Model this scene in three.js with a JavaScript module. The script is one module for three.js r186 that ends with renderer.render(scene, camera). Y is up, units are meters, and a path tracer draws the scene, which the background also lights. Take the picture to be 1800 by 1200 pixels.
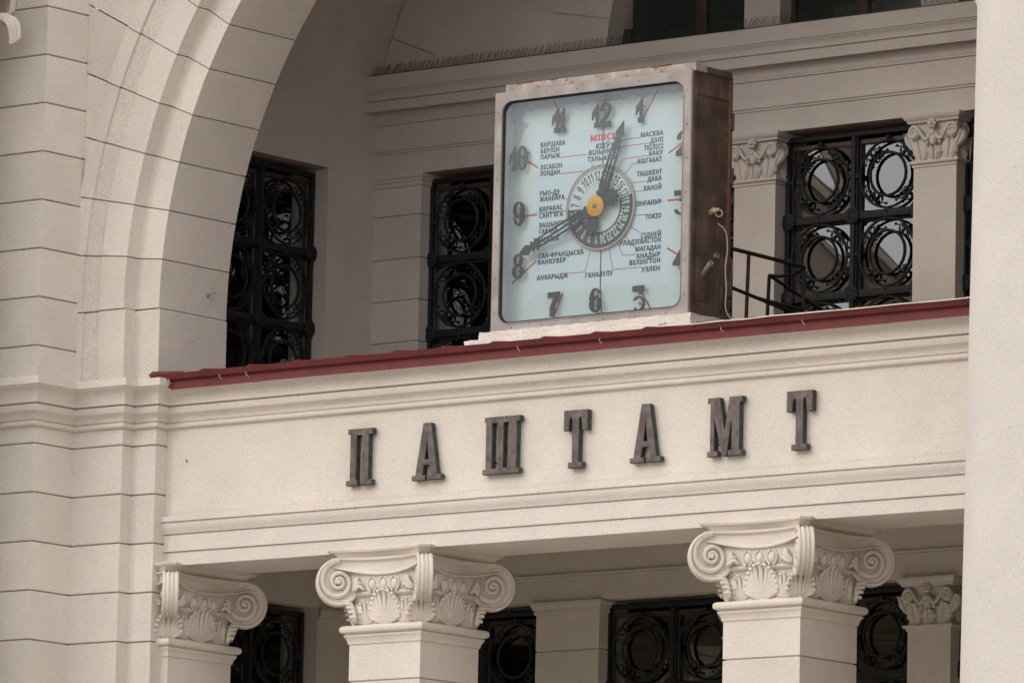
import * as THREE from 'three';
import { mergeGeometries, toCreasedNormals } from 'three/addons/utils/BufferGeometryUtils.js';
import { RoundedBoxGeometry } from 'three/addons/geometries/RoundedBoxGeometry.js';

// ------------------------------------------------------------------ camera, sky, sun, exposure
const scene = new THREE.Scene();
const camera = new THREE.PerspectiveCamera(5.4078, 1.5, 1, 900);
{
  const a = 38.788 * Math.PI / 180, p = 8.2936 * Math.PI / 180, r = 1.2193 * Math.PI / 180;
  const d = new THREE.Vector3(-Math.sin(a) * Math.cos(p), Math.sin(p), -Math.cos(a) * Math.cos(p));
  const rt = new THREE.Vector3(Math.cos(a), 0, -Math.sin(a));
  const u = new THREE.Vector3().crossVectors(rt, d);
  const up = rt.clone().multiplyScalar(-Math.sin(r)).addScaledVector(u, Math.cos(r));
  camera.position.set(-0.78, 11.75, 0).addScaledVector(d, -70);
  camera.up.copy(up);
  camera.lookAt(camera.position.clone().add(d));
}
const renderer = new THREE.WebGLRenderer({ antialias: true });
renderer.toneMapping = THREE.LinearToneMapping;
renderer.toneMappingExposure = 1.55;
renderer.shadowMap.enabled = true;

// overcast sky: an even bright cloud layer with soft, broad cloud structure
{
  const W = 512, H = 256, data = new Float32Array(W * H * 4);
  const sx = (x, y, z, f, o) => Math.sin(x * f + o) * Math.sin(y * f * 1.3 + o * 2.1) * Math.sin(z * f * 1.1 + o * 3.7);
  for (let j = 0; j < H; j++) for (let i = 0; i < W; i++) {
    const el = ((j + 0.5) / H - 0.5) * Math.PI, az = (i + 0.5) / W * 2 * Math.PI;
    const x = Math.cos(el) * Math.cos(az), y = Math.sin(el), z = Math.cos(el) * Math.sin(az);
    let L = 0.86 + 0.6 * Math.max(0, y);
    let c = 0;
    for (let k = 0; k < 5; k++) c += sx(x, y * 2.2, z, 2.3 * Math.pow(1.75, k), k * 1.9 + 0.7) / Math.pow(1.5, k);
    L *= 1 + 0.16 * c;
    if (y < 0) L *= 0.45;
    const o = (j * W + i) * 4;
    data[o] = L * 0.985; data[o + 1] = L; data[o + 2] = L * 1.03; data[o + 3] = 1;
  }
  const sky = new THREE.DataTexture(data, W, H, THREE.RGBAFormat, THREE.FloatType);
  sky.mapping = THREE.EquirectangularReflectionMapping;
  sky.magFilter = THREE.LinearFilter; sky.minFilter = THREE.LinearFilter;
  sky.wrapS = THREE.RepeatWrapping; sky.needsUpdate = true;
  scene.background = sky; scene.environment = sky;
}
const sun = new THREE.DirectionalLight(0xfff3e6, 0.58);
sun.position.set(-22, 37, 47); sun.target.position.set(0, 11, 0);
sun.shadow.radius = 48; sun.castShadow = true;
sun.shadow.mapSize.set(2048, 2048);
Object.assign(sun.shadow.camera, { left: -25, right: 25, top: 25, bottom: -25, near: 1, far: 140 });
scene.add(sun, sun.target);

// ------------------------------------------------------------------ helpers
function rngOf(seed) { let s = seed >>> 0; return () => { s = (s + 0x6D2B79F5) >>> 0; let t = s; t = Math.imul(t ^ (t >>> 15), t | 1); t ^= t + Math.imul(t ^ (t >>> 7), t | 61); return ((t ^ (t >>> 14)) >>> 0) / 4294967296; }; }
function tileNoise(N, period, seed) {
  const r = rngOf(seed), L = new Float32Array(period * period).map(() => r()), out = new Float32Array(N * N);
  for (let y = 0; y < N; y++) {
    const fy = y / N * period, y0 = Math.floor(fy), ty = fy - y0, sy = ty * ty * (3 - 2 * ty), ya = (y0 % period) * period, yb = ((y0 + 1) % period) * period;
    for (let x = 0; x < N; x++) {
      const fx = x / N * period, x0 = Math.floor(fx), tx = fx - x0, s = tx * tx * (3 - 2 * tx), xa = x0 % period, xb = (x0 + 1) % period;
      out[y * N + x] = (L[ya + xa] * (1 - s) + L[ya + xb] * s) * (1 - sy) + (L[yb + xa] * (1 - s) + L[yb + xb] * s) * sy;
    }
  }
  return out;
}
function dataTex(N, fn, srgb, metres) {
  const d = new Uint8Array(N * N * 4);
  for (let i = 0; i < N * N; i++) { const c = fn(i); d[i * 4] = c[0]; d[i * 4 + 1] = c[1]; d[i * 4 + 2] = c[2]; d[i * 4 + 3] = 255; }
  const t = new THREE.DataTexture(d, N, N, THREE.RGBAFormat);
  t.wrapS = t.wrapT = THREE.RepeatWrapping; t.magFilter = THREE.LinearFilter; t.minFilter = THREE.LinearMipmapLinearFilter; t.generateMipmaps = true;
  if (srgb) t.colorSpace = THREE.SRGBColorSpace;
  t.repeat.set(1 / metres, 1 / metres); t.needsUpdate = true;
  return t;
}
const clamp = (v, a = 0, b = 255) => Math.max(a, Math.min(b, v));

const N1 = 1024;
const nA = tileNoise(N1, 320, 11), nB = tileNoise(N1, 150, 12), nC = tileNoise(N1, 60, 13), nD = tileNoise(N1, 9, 14), nE = tileNoise(N1, 4, 15);
// roughcast render: fine grains (about 1 cm), faint blotches, dark pits; tile 2.3 m
function plasterMap(r, g, b, contrast = 1, blot = 1, pits = 0.965) {
  return dataTex(N1, (i) => {
    const f = 1 + contrast * (0.13 * (nA[i] - 0.5) + 0.05 * (nB[i] - 0.5) + 0.015 * (nC[i] - 0.5)) + blot * (0.03 * (nD[i] - 0.5) + 0.04 * (nE[i] - 0.5));
    const pit = nA[i] * 0.55 + nB[i] * 0.45 > pits * 0.86 ? 0.80 : 1;
    const w = 1 + blot * 0.018 * (nD[(i * 3 + 77777) % (N1 * N1)] - 0.5);
    return [clamp(r * f * pit * w), clamp(g * f * pit), clamp(b * f * pit / w)];
  }, true, 2.3);
}
const plasterBump = dataTex(N1, (i) => { const v = clamp(255 * (0.72 * nA[i] + 0.22 * nB[i] + 0.06 * nC[i])); return [v, v, v]; }, false, 2.3);
const softBump = dataTex(N1, (i) => { const v = clamp(255 * (0.25 * nB[i] + 0.4 * nC[i] + 0.35 * nD[i])); return [v, v, v]; }, false, 2.3);
const std = (o) => new THREE.MeshStandardMaterial(o);
const PL = [[209, 199, 187], [205, 195, 182], [212, 201, 188]].map(([r, g, b]) => std({ map: plasterMap(r, g, b, 0.6), bumpMap: plasterBump, bumpScale: 0.0048, roughness: 0.95 }));
const plaster = PL[0];
const roughPlaster = std({ map: plasterMap(204, 193, 181, 1.4, 1, 0.94), bumpMap: plasterBump, bumpScale: 0.005, roughness: 0.97 });
const innerPlaster = [[209, 199, 187], [206, 196, 184], [211, 200, 188]].map(([r, g, b]) => std({ map: plasterMap(r, g, b, 0.5, 1.2, 0.98), bumpMap: plasterBump, bumpScale: 0.003, roughness: 0.94 }));
const paleplaster = std({ map: plasterMap(200, 191, 182, 0.6, 0.9), bumpMap: plasterBump, bumpScale: 0.003, roughness: 0.95 });
const stucco = std({ map: plasterMap(211, 200, 186, 0.45, 1.6, 0.985), bumpMap: softBump, bumpScale: 0.004, roughness: 0.8 });
const whitewash = std({ map: plasterMap(222, 212, 200, 0.9, 2.5, 0.965), bumpMap: plasterBump, bumpScale: 0.006, roughness: 0.95 });
const iron = std({ color: 0x1c1d1f, roughness: 0.72, metalness: 0.1, bumpMap: softBump, bumpScale: 0.002 });
const iron2 = std({ color: 0x232120, roughness: 0.6, metalness: 0.2, bumpMap: softBump, bumpScale: 0.002 });
const wood = std({ map: dataTex(512, (() => { const a = tileNoise(512, 70, 31), b = tileNoise(512, 8, 32); return (i) => { const f = 0.8 + 0.4 * (0.5 * a[i] + 0.5 * b[i]); return [clamp(66 * f), clamp(50 * f), clamp(40 * f)]; }; })(), true, 0.8), roughness: 0.55 });
// red sheet metal: baked paint with chips and dull patches
const redMetal = std({ map: dataTex(512, (() => { const a = tileNoise(512, 90, 41), b = tileNoise(512, 7, 42), c = tileNoise(512, 24, 43); return (i) => { const f = 0.86 + 0.2 * b[i] + 0.12 * c[i]; const chip = a[i] > 0.975 && b[i] > 0.5 ? 1.7 : 1; return [clamp(99 * f * chip), clamp(36 * f * chip), clamp(37 * f * chip)]; }; })(), true, 1.4), roughness: 0.72, metalness: 0, bumpMap: softBump, bumpScale: 0.004 });
// bronze letters: brown faces, dull green-black patina at random
const bronze = std({ map: dataTex(512, (() => { const a = tileNoise(512, 60, 51), b = tileNoise(512, 14, 52), c = tileNoise(512, 200, 53); return (i) => { const f = 0.82 + 0.36 * b[i]; const s = c[i] > 0.965 ? 1.9 : 1; return [clamp(98 * f * s), clamp((82 + 8 * a[i]) * f * s), clamp((78 + 6 * a[i]) * f * s)]; }; })(), true, 0.7), roughness: 0.62, metalness: 0.25, bumpMap: softBump, bumpScale: 0.004 });
const patina = std({ map: dataTex(512, (() => { const a = tileNoise(512, 60, 55), b = tileNoise(512, 14, 56); return (i) => { const f = 0.7 + 0.6 * b[i]; return [clamp(52 * f), clamp((57 + 10 * a[i]) * f), clamp((54 + 6 * a[i]) * f)]; }; })(), true, 0.7), roughness: 0.7, metalness: 0.1 });
// clock case paints
const casePaint = std({ map: dataTex(1024, (() => { const a = tileNoise(1024, 120, 61), b = tileNoise(1024, 12, 62), c = tileNoise(1024, 40, 63); return (i) => { const f = 0.9 + 0.2 * b[i]; const rust = a[i] * 0.5 + c[i] * 0.5 > 0.84; const chip = a[(i + 5000) % a.length] > 0.985; return rust ? [138, 112, 92] : chip ? [212, 204, 198] : [clamp(148 * f), clamp(139 * f), clamp(133 * f)]; }; })(), true, 1.7), roughness: 0.6, bumpMap: softBump, bumpScale: 0.003 });
const rustyPaint = std({ map: dataTex(1024, (() => { const a = tileNoise(1024, 100, 64), b = tileNoise(1024, 14, 65), c = tileNoise(1024, 34, 66); return (i) => { const f = 0.88 + 0.24 * b[i]; const v = a[i] * 0.4 + c[i] * 0.6; return v > 0.69 ? [140, 108, 84] : v > 0.63 ? [166, 144, 126] : a[(i + 900) % a.length] > 0.975 ? [222, 216, 208] : [clamp(156 * f), clamp(145 * f), clamp(137 * f)]; }; })(), true, 1.1), roughness: 0.7 });
// brown side: vertical runs of rust and long thin paint losses
const brownPaint = std({ map: dataTex(1024, (() => {
  const a = tileNoise(1024, 26, 67), b = tileNoise(1024, 9, 68), c = tileNoise(1024, 130, 69), col = tileNoise(1024, 90, 70), len = tileNoise(1024, 16, 71);
  return (i) => { const x = i % 1024, y = (i - x) / 1024; const streak = col[(37 * 1024) + x] ; const run = len[y * 1024 + ((x * 1) % 1024)];
    const f = 0.85 + 0.3 * b[i]; const rust = 0.5 * a[i] + 0.5 * b[i];
    if (streak > 0.93 && run > 0.62 && c[i] > 0.35) return [186, 178, 168];
    if (rust > 0.72 && c[i] > 0.3) return [clamp(100 * f), clamp(77 * f), clamp(60 * f)];
    return [clamp(86 * f), clamp(71 * f), clamp(60 * f)]; };
})(), true, 1.3), roughness: 0.85, bumpMap: softBump, bumpScale: 0.003 });
const rustEdge = std({ color: 0x6e4c34, roughness: 0.85, bumpMap: softBump, bumpScale: 0.004 });
const innerWhite = std({ map: plasterMap(206, 208, 206, 0.25, 2.2, 0.995), roughness: 0.7 });
const numeralPaint = std({ color: 0x312f2c, roughness: 0.7 });
const handPaint = std({ color: 0x2b3036, roughness: 0.55 });
const yellowPaint = std({ color: 0xd9962a, roughness: 0.5 });
const boltMetal = std({ color: 0x8b8a88, roughness: 0.35, metalness: 0.8 });
const rubber = std({ color: 0x0c0c0d, roughness: 0.7 });
const cableWhite = std({ color: 0xcfc6b8, roughness: 0.6 });
const wireGrey = std({ color: 0x4a4541, roughness: 0.5, metalness: 0.6 });
const paneGlass = new THREE.MeshPhysicalMaterial({ color: 0xf2f5f4, transmission: 1, thickness: 0, roughness: 0.015, ior: 2.45 });
const greenGlass = std({ color: 0x2c3630, roughness: 0.12 });
const clockGlass = new THREE.MeshPhysicalMaterial({ color: 0xeaf0f2, transmission: 0.94, thickness: 0, roughness: 0.03, ior: 1.5 });
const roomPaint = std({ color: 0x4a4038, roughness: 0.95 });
const darkBoard = std({ map: dataTex(256, (() => { const a = tileNoise(256, 40, 91), b = tileNoise(256, 6, 92); return (i) => { const f = 0.7 + 0.5 * a[i] * b[i] + 0.2 * b[i]; return [clamp(70 * f), clamp(54 * f), clamp(48 * f)]; }; })(), true, 0.5), roughness: 0.8 });

// uv in metres by the side each face points to
function boxUV(g) {
  if (g.index) g = g.toNonIndexed();
  const P = g.attributes.position, n = P.count, uv = new Float32Array(n * 2), a = new THREE.Vector3(), b = new THREE.Vector3(), c = new THREE.Vector3();
  for (let i = 0; i < n; i += 3) {
    a.fromBufferAttribute(P, i); b.fromBufferAttribute(P, i + 1); c.fromBufferAttribute(P, i + 2);
    const nx = Math.abs((b.y - a.y) * (c.z - a.z) - (b.z - a.z) * (c.y - a.y)), ny = Math.abs((b.z - a.z) * (c.x - a.x) - (b.x - a.x) * (c.z - a.z)), nz = Math.abs((b.x - a.x) * (c.y - a.y) - (b.y - a.y) * (c.x - a.x));
    for (let k = 0; k < 3; k++) {
      const x = P.getX(i + k), y = P.getY(i + k), z = P.getZ(i + k);
      let u, v; if (nx >= ny && nx >= nz) { u = z + 0.37; v = y; } else if (ny >= nz) { u = x; v = z + 0.71; } else { u = x; v = y; }
      uv[(i + k) * 2] = u; uv[(i + k) * 2 + 1] = v;
    }
  }
  g.setAttribute('uv', new THREE.BufferAttribute(uv, 2));
  return g;
}
function fin(g, crease = 0.6) { g.deleteAttribute('uv'); g.deleteAttribute('normal'); return boxUV(toCreasedNormals(g, crease)); }
function geo(pos, idx) { const g = new THREE.BufferGeometry(); g.setAttribute('position', new THREE.Float32BufferAttribute(pos, 3)); g.setIndex(idx); return g; }
function merge(list) {
  return mergeGeometries(list.map((g) => { let q = g.index ? g.toNonIndexed() : g; const o = new THREE.BufferGeometry(); o.setAttribute('position', q.attributes.position); return o; }));
}
const used = new Map();
function numbered(n) { const k = used.get(n) || 0; used.set(n, k + 1); return k ? n + '_' + String(k).padStart(3, '0') : n; }
function mesh(parent, name, g, m) {
  const o = new THREE.Mesh(g, m); o.name = name; o.castShadow = o.receiveShadow = true; parent.add(o); return o;
}
function grp(parent, name) { const o = new THREE.Group(); o.name = name; parent.add(o); return o; }
function thing(name, label, category, pos = [0, 0, 0], group) {
  const o = new THREE.Group(); o.name = numbered(name); o.position.set(...pos); o.userData = { label, category };
  if (group) o.userData.group = group;
  scene.add(o); return o;
}
function copyOf(src, label) {
  const c = src.clone(); c.name = numbered(src.name.replace(/_\d{3}$/, '')); c.userData = { ...src.userData, label }; scene.add(c); return c;
}
function structure(name, g, m) { const o = mesh(scene, name, g, m); o.userData.kind = 'structure'; return o; }
const box = (x0, x1, y0, y1, z0, z1) => { const g = new THREE.BoxGeometry(x1 - x0, y1 - y0, z1 - z0); g.translate((x0 + x1) / 2, (y0 + y1) / 2, (z0 + z1) / 2); return g; };
const rbox = (x0, x1, y0, y1, z0, z1, r = 0.01) => { const g = new RoundedBoxGeometry(x1 - x0, y1 - y0, z1 - z0, 2, r); g.translate((x0 + x1) / 2, (y0 + y1) / 2, (z0 + z1) / 2); return g; };
// a profile [[projection, y] ...] (bottom to top) carried along a plan path [[x, z] ...] with mitred corners; the outside is on the left hand
function mould(path, prof, { closed = false, a = 0, b = null } = {}) {
  const n = path.length, segs = closed ? n : n - 1, nor = [];
  for (let i = 0; i < segs; i++) { const [x0, z0] = path[i], [x1, z1] = path[(i + 1) % n], l = Math.hypot(x1 - x0, z1 - z0); nor.push([-(z1 - z0) / l, (x1 - x0) / l]); }
  const mit = path.map((_, i) => {
    const p = closed ? nor[(i - 1 + segs) % segs] : nor[Math.max(0, i - 1)], q = closed ? nor[i % segs] : nor[Math.min(segs - 1, i)], d = 1 + p[0] * q[0] + p[1] * q[1];
    return [(p[0] + q[0]) / d, (p[1] + q[1]) / d];
  });
  const pos = [], idx = [];
  for (let i = a; i < (b === null ? segs : b); i++) {
    const j = (i + 1) % n, s = pos.length / 3;
    for (const [p, y] of prof) { pos.push(path[i][0] + mit[i][0] * p, y, path[i][1] + mit[i][1] * p, path[j][0] + mit[j][0] * p, y, path[j][1] + mit[j][1] * p); }
    for (let k = 0; k < prof.length - 1; k++) { const o = s + k * 2; idx.push(o, o + 1, o + 3, o, o + 3, o + 2); }
  }
  return geo(pos, idx);
}
const courseProfile = (y0, y1, g = 0.007, ch = 0.006, d = 0.035) => [[-d, y0 + g], [-ch, y0 + g], [0, y0 + g + ch], [0, y1 - g - ch], [-ch, y1 - g], [-d, y1 - g]];
const mirrorPath = (p) => p.map(([x, z]) => [-x, z]).reverse();
// ring blocks: a section [[r, z] ...] carried round the point (cx, cy) from angle t0 to t1 with recessed ends
function offsetSection(sec, d) {
  return sec.map((p, i) => {
    const A = sec[Math.max(0, i - 1)], B = sec[i], C = sec[Math.min(sec.length - 1, i + 1)];
    const nrm = (u, v) => { const l = Math.hypot(v[0] - u[0], v[1] - u[1]) || 1; return [(v[1] - u[1]) / l, -(v[0] - u[0]) / l]; };
    const n1 = i ? nrm(A, B) : nrm(B, C), n2 = i < sec.length - 1 ? nrm(B, C) : n1, q = 1 + n1[0] * n2[0] + n1[1] * n2[1];
    return [p[0] + d * (n1[0] + n2[0]) / q, p[1] + d * (n1[1] + n2[1]) / q];
  });
}
function ringBlock(sec, t0, t1, cx, cy, gap = 0.007, deep = 0.035, steps = 3, sideDir = 1) {
  const rm = sec[0][0], g = gap / rm, ins = offsetSection(sec, deep * sideDir), rings = [];
  rings.push([ins, t0 + g]); for (let k = 0; k <= steps; k++) rings.push([sec, t0 + g + (t1 - t0 - 2 * g) * k / steps]); rings.push([ins, t1 - g]);
  const pos = [], idx = [], n = sec.length;
  for (const [s, t] of rings) for (const [r, z] of s) pos.push(cx + Math.cos(t) * r, cy + Math.sin(t) * r, z);
  for (let i = 0; i < rings.length - 1; i++) for (let k = 0; k < n - 1; k++) { const o = i * n + k; idx.push(o, o + n, o + n + 1, o, o + n + 1, o + 1); }
  return geo(pos, idx);
}
// tube of changing radius along points
function vtube(pts, radii, seg = 8, flat = 1) {
  const pos = [], idx = [], N = pts.length; let up = new THREE.Vector3(0, 0, 1);
  for (let i = 0; i < N; i++) {
    const t = new THREE.Vector3().subVectors(pts[Math.min(N - 1, i + 1)], pts[Math.max(0, i - 1)]).normalize();
    let s = new THREE.Vector3().crossVectors(t, up); if (s.lengthSq() < 1e-4) s = new THREE.Vector3().crossVectors(t, new THREE.Vector3(0, 1, 0.1)); s.normalize();
    const q = new THREE.Vector3().crossVectors(s, t).normalize(); up = q.clone();
    const r = Array.isArray(radii) ? radii[i] : typeof radii === 'function' ? radii(i / (N - 1)) : radii;
    for (let k = 0; k < seg; k++) { const a = k / seg * 2 * Math.PI; const v = pts[i].clone().addScaledVector(s, Math.cos(a) * r).addScaledVector(q, Math.sin(a) * r * flat); pos.push(v.x, v.y, v.z); }
  }
  for (let i = 0; i < N - 1; i++) for (let k = 0; k < seg; k++) { const a = i * seg + k, b = i * seg + (k + 1) % seg; idx.push(a, b, b + seg, a, b + seg, a + seg); }
  for (const [i, d] of [[0, 1], [N - 1, -1]]) { const c = pos.length / 3; pos.push(pts[i].x, pts[i].y, pts[i].z); for (let k = 0; k < seg; k++) { const a = i * seg + k, b = i * seg + (k + 1) % seg; d > 0 ? idx.push(c, b, a) : idx.push(c, a, b); } }
  return geo(pos, idx);
}
const V = (x, y, z = 0) => new THREE.Vector3(x, y, z);
const rod = (p, q, r, seg = 8) => vtube([p, q], r, seg);
const arcPts = (cx, cy, r, t0, t1, n, z = 0) => Array.from({ length: n + 1 }, (_, i) => { const t = t0 + (t1 - t0) * i / n; return V(cx + Math.cos(t) * r, cy + Math.sin(t) * r, z); });
function shapeOf(pts) { const s = new THREE.Shape(); pts.forEach(([x, y], i) => i ? s.lineTo(x, y) : s.moveTo(x, y)); return s; }
function extrude(shape, depth, bevel = 0, curve = 12) {
  return new THREE.ExtrudeGeometry(shape, { depth: depth - 2 * bevel, bevelEnabled: bevel > 0, bevelSize: bevel, bevelThickness: bevel, bevelOffset: -bevel, bevelSegments: 1, curveSegments: curve }).translate(0, 0, bevel);
}
const xf = (g, { s = [1, 1, 1], ry = 0, rx = 0, rz = 0, t = [0, 0, 0] }) => { g = g.clone(); g.applyMatrix4(new THREE.Matrix4().compose(V(...t), new THREE.Quaternion().setFromEuler(new THREE.Euler(rx, ry, rz, 'YXZ')), V(...s))); return g; };

// ------------------------------------------------------------------ measures (metres; x along the front, z out to the street, ground at 0)
const ZB = -4.345, XS = 6.2, JAMB = 5.2, SPRING = 12.40;
const LOWER_JOINTS = []; for (let k = -3; k <= 4; k++) LOWER_JOINTS.push(9.03 + 0.4953 * k);
const UPPER_JOINTS = []; for (let k = 6; k <= 16; k++) UPPER_JOINTS.push(9.03 + 0.4953 * k);
const CORNICE = [[0, 11.178], [0.028, 11.182], [0.05, 11.192], [0.056, 11.208], [0.05, 11.224], [0.03, 11.234], [0.028, 11.243], [0.046, 11.247], [0.05, 11.268], [0.062, 11.288], [0.092, 11.308], [0.122, 11.324], [0.136, 11.346], [0.138, 11.386], [0.112, 11.389], [0.112, 11.402], [0.158, 11.405], [0.158, 11.438], [0.162, 11.452], [0.168, 11.482], [0.186, 11.512], [0.222, 11.54], [0.262, 11.555], [0.268, 11.57], [0.290, 11.573], [0.290, 11.648], [0.0, 11.665]].map(([p, y]) => [p * 0.86, y]);
const pierPath = [[-13, 0.91], [-6.17, 0.91], [-6.17, 0.33], [-5.51, 0.33], [-5.51, 0.17], [-JAMB, 0.17], [-JAMB, 0]];
const jambPath = [[-6.17, 0.335], [-6.1, 0.335], [-6.1, 0.305], [-5.87, 0.305], [-5.87, 0.335], [-5.52, 0.335], [-5.52, 0.17], [-JAMB, 0.17], [-JAMB, -0.86], [-5.6, -0.86]];
const fullPath = [...pierPath, ...mirrorPath(pierPath)];

// ------------------------------------------------------------------ setting: ground, road
structure('ground', boxUV(new THREE.PlaneGeometry(1600, 1600).rotateX(-Math.PI / 2).toNonIndexed()), std({ color: 0x9a958d, roughness: 0.95 }));
structure('pavement', boxUV(box(-60, 60, 0.004, 0.14, 2.9, 18)), std({ map: plasterMap(182, 175, 166, 1.2, 2), roughness: 0.95 }));
structure('porch_floor', boxUV(box(-5.1, 5.1, 0.16, 0.3, ZB, 2.8)), std({ map: plasterMap(196, 189, 180, 0.8, 1.5), roughness: 0.85 }));
structure('road', boxUV(box(-300, 300, 0.002, 0.008, 18.2, 46)), std({ map: plasterMap(72, 71, 72, 1.6, 1.5), roughness: 0.9 }));

// ------------------------------------------------------------------ portal piers
function makePier(side) {
  const t = thing('portal_pier', side < 0 ? 'stepped cream pier with horizontal joints left of the porch' : 'stepped cream pier with horizontal joints hidden behind the giant column', 'pier', [side * 6.2, 0, 0.9], 'piers flanking the portal');
  const loc = (g) => g.translate(-side * 6.2, 0, -0.9);
  const P = (p) => side < 0 ? p : mirrorPath(p);
  const full = P([...pierPath.slice(0, 6), [-JAMB, -0.86], [-5.6, -0.86]]);
  mesh(t, 'core', fin(loc(mould(full, [[-0.03, 0], [-0.03, 11.2]]))), plaster);
  mesh(t, 'base', fin(loc(mould(full, [[0, 0], [0, LOWER_JOINTS[0] - 0.007]]))), plaster);
  for (let k = 0; k < LOWER_JOINTS.length; k++) {
    const y0 = LOWER_JOINTS[k], y1 = k === LOWER_JOINTS.length - 1 ? 11.187 : LOWER_JOINTS[k + 1];
    mesh(t, 'stone_course', fin(loc(mould(full, courseProfile(y0, y1)))), PL[(k * 2) % 3]);
  }
  const seg = side < 0 ? { a: 0, b: 6 } : { a: 7, b: 13 };
  mesh(t, 'cornice_band', fin(loc(mould(fullPath, CORNICE, seg)), 0.5), plaster);
  const up = P([[-13, 0.91], [-6.17, 0.91], [-6.17, 0.2]]);
  mesh(t, 'upper_core', fin(loc(mould(up, [[-0.03, 11.5], [-0.03, 19]]))), plaster);
  const ys = [11.655, ...UPPER_JOINTS];
  for (let k = 0; k < ys.length - 1; k++) mesh(t, 'stone_course', fin(loc(mould(up, courseProfile(ys[k], ys[k + 1])))), PL[k % 3]);
  mesh(t, 'upper_wall', fin(loc(mould(up, [[0, ys[ys.length - 1] + 0.007], [0, 22]]))), plaster);
  return t;
}
makePier(-1); makePier(1);
for (const s of [-1, 1]) {
  const w = thing('facade_wall', s < 0 ? 'plain cream facade wall beyond the left pier' : 'plain cream facade wall beyond the right pier', 'wall', [s * 22, 0, 0]);
  mesh(w, 'wall_face', fin(box(-9.2, 9.2, 0, 22, -0.6, 0.6)), plaster);
}

// ------------------------------------------------------------------ entrance arch
{
  const t = thing('entrance_arch', 'great round arch of stepped cream blocks over the porch', 'arch', [0, 0, 0]);
  const sec = [[6.30, 0.24], [6.30, 0.335], [6.12, 0.335], [6.12, 0.305], [5.88, 0.305], [5.88, 0.335], [5.54, 0.335], [5.54, 0.17], [5.21, 0.17], [5.21, -0.86], [5.6, -0.86]];
  const NV = 33, st = Math.PI / NV;
  mesh(t, 'core', fin(ringBlock(offsetSection(sec, -0.03), -0.02, Math.PI + 0.02, 0, SPRING, 0, 0, 80)), plaster);
  for (let k = 0; k < NV; k++) {
    mesh(t, 'arch_stone', fin(ringBlock(sec, k * st, (k + 1) * st, 0, SPRING, 0.007, -0.035, 4), 0.4), PL[(k * 5) % 3]);
    mesh(t, 'rough_band', fin(ringBlock([[6.118, 0.3], [6.118, 0.3085], [5.882, 0.3085], [5.882, 0.3]], k * st, (k + 1) * st, 0, SPRING, 0.009, -0.002, 4), 0.4), roughPlaster);
  }
  for (const s of [-1, 1]) {
    const P = (p) => s < 0 ? p : mirrorPath(p);
    mesh(t, 'jamb_stone', fin(mould(P(jambPath), courseProfile(11.655, SPRING))), PL[1]);
    mesh(t, 'rough_band', fin(box(Math.min(s * 6.098, s * 5.872), Math.max(s * 6.098, s * 5.872), 11.67, SPRING - 0.02, 0.295, 0.3085)), roughPlaster);
    mesh(t, 'jamb_core', fin(mould(P(jambPath.slice(0, 9)), [[-0.03, 11.5], [-0.03, SPRING + 0.02]])), plaster);
    // spandrel blocks between the arch ring and the pier return, joints running radially
    for (let k = 0; k < 9; k++) {
      const a0 = k * st, a1 = (k + 1) * st, pts = [], lim = (a) => Math.min(6.172 / Math.cos(a), 12);
      if (lim(a1) < 6.32) continue;
      const gp = 0.007 / 6.4;
      for (let q = 0; q <= 4; q++) { const a = a0 + gp + (a1 - a0 - 2 * gp) * q / 4; pts.push([-Math.cos(a) * 6.29 * 1, SPRING + Math.sin(a) * 6.29]); }
      for (let q = 4; q >= 0; q--) { const a = a0 + gp + (a1 - a0 - 2 * gp) * q / 4, r = Math.max(6.291, lim(a)); pts.push([-Math.cos(a) * r, SPRING + Math.sin(a) * r]); }
      const g = extrude(shapeOf(pts.map(([x, y]) => [x * -s, y])), 0.06, 0.005).translate(0, 0, 0.235);
      mesh(t, 'spandrel_stone', fin(g), PL[k % 3]);
    }
  }
  const w = new THREE.Shape(); w.moveTo(-6.2, 12.2); w.lineTo(-6.2, 22); w.lineTo(6.2, 22); w.lineTo(6.2, 12.2); w.lineTo(5.27, 12.2); w.absarc(0, SPRING, 5.27, 0, Math.PI, false); w.lineTo(-5.27, 12.2);
  mesh(t, 'wall_core', fin(extrude(w, 0.94, 0, 60).translate(0, 0, -0.82)), plaster);
  // wall above the spandrel blocks
  const u = new THREE.Shape(); u.moveTo(-6.17, 19.6); u.lineTo(-6.17, 22); u.lineTo(6.17, 22); u.lineTo(6.17, 19.6);
  mesh(t, 'upper_wall', fin(extrude(u, 0.05).translate(0, 0, 0.242)), plaster);
}

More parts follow.
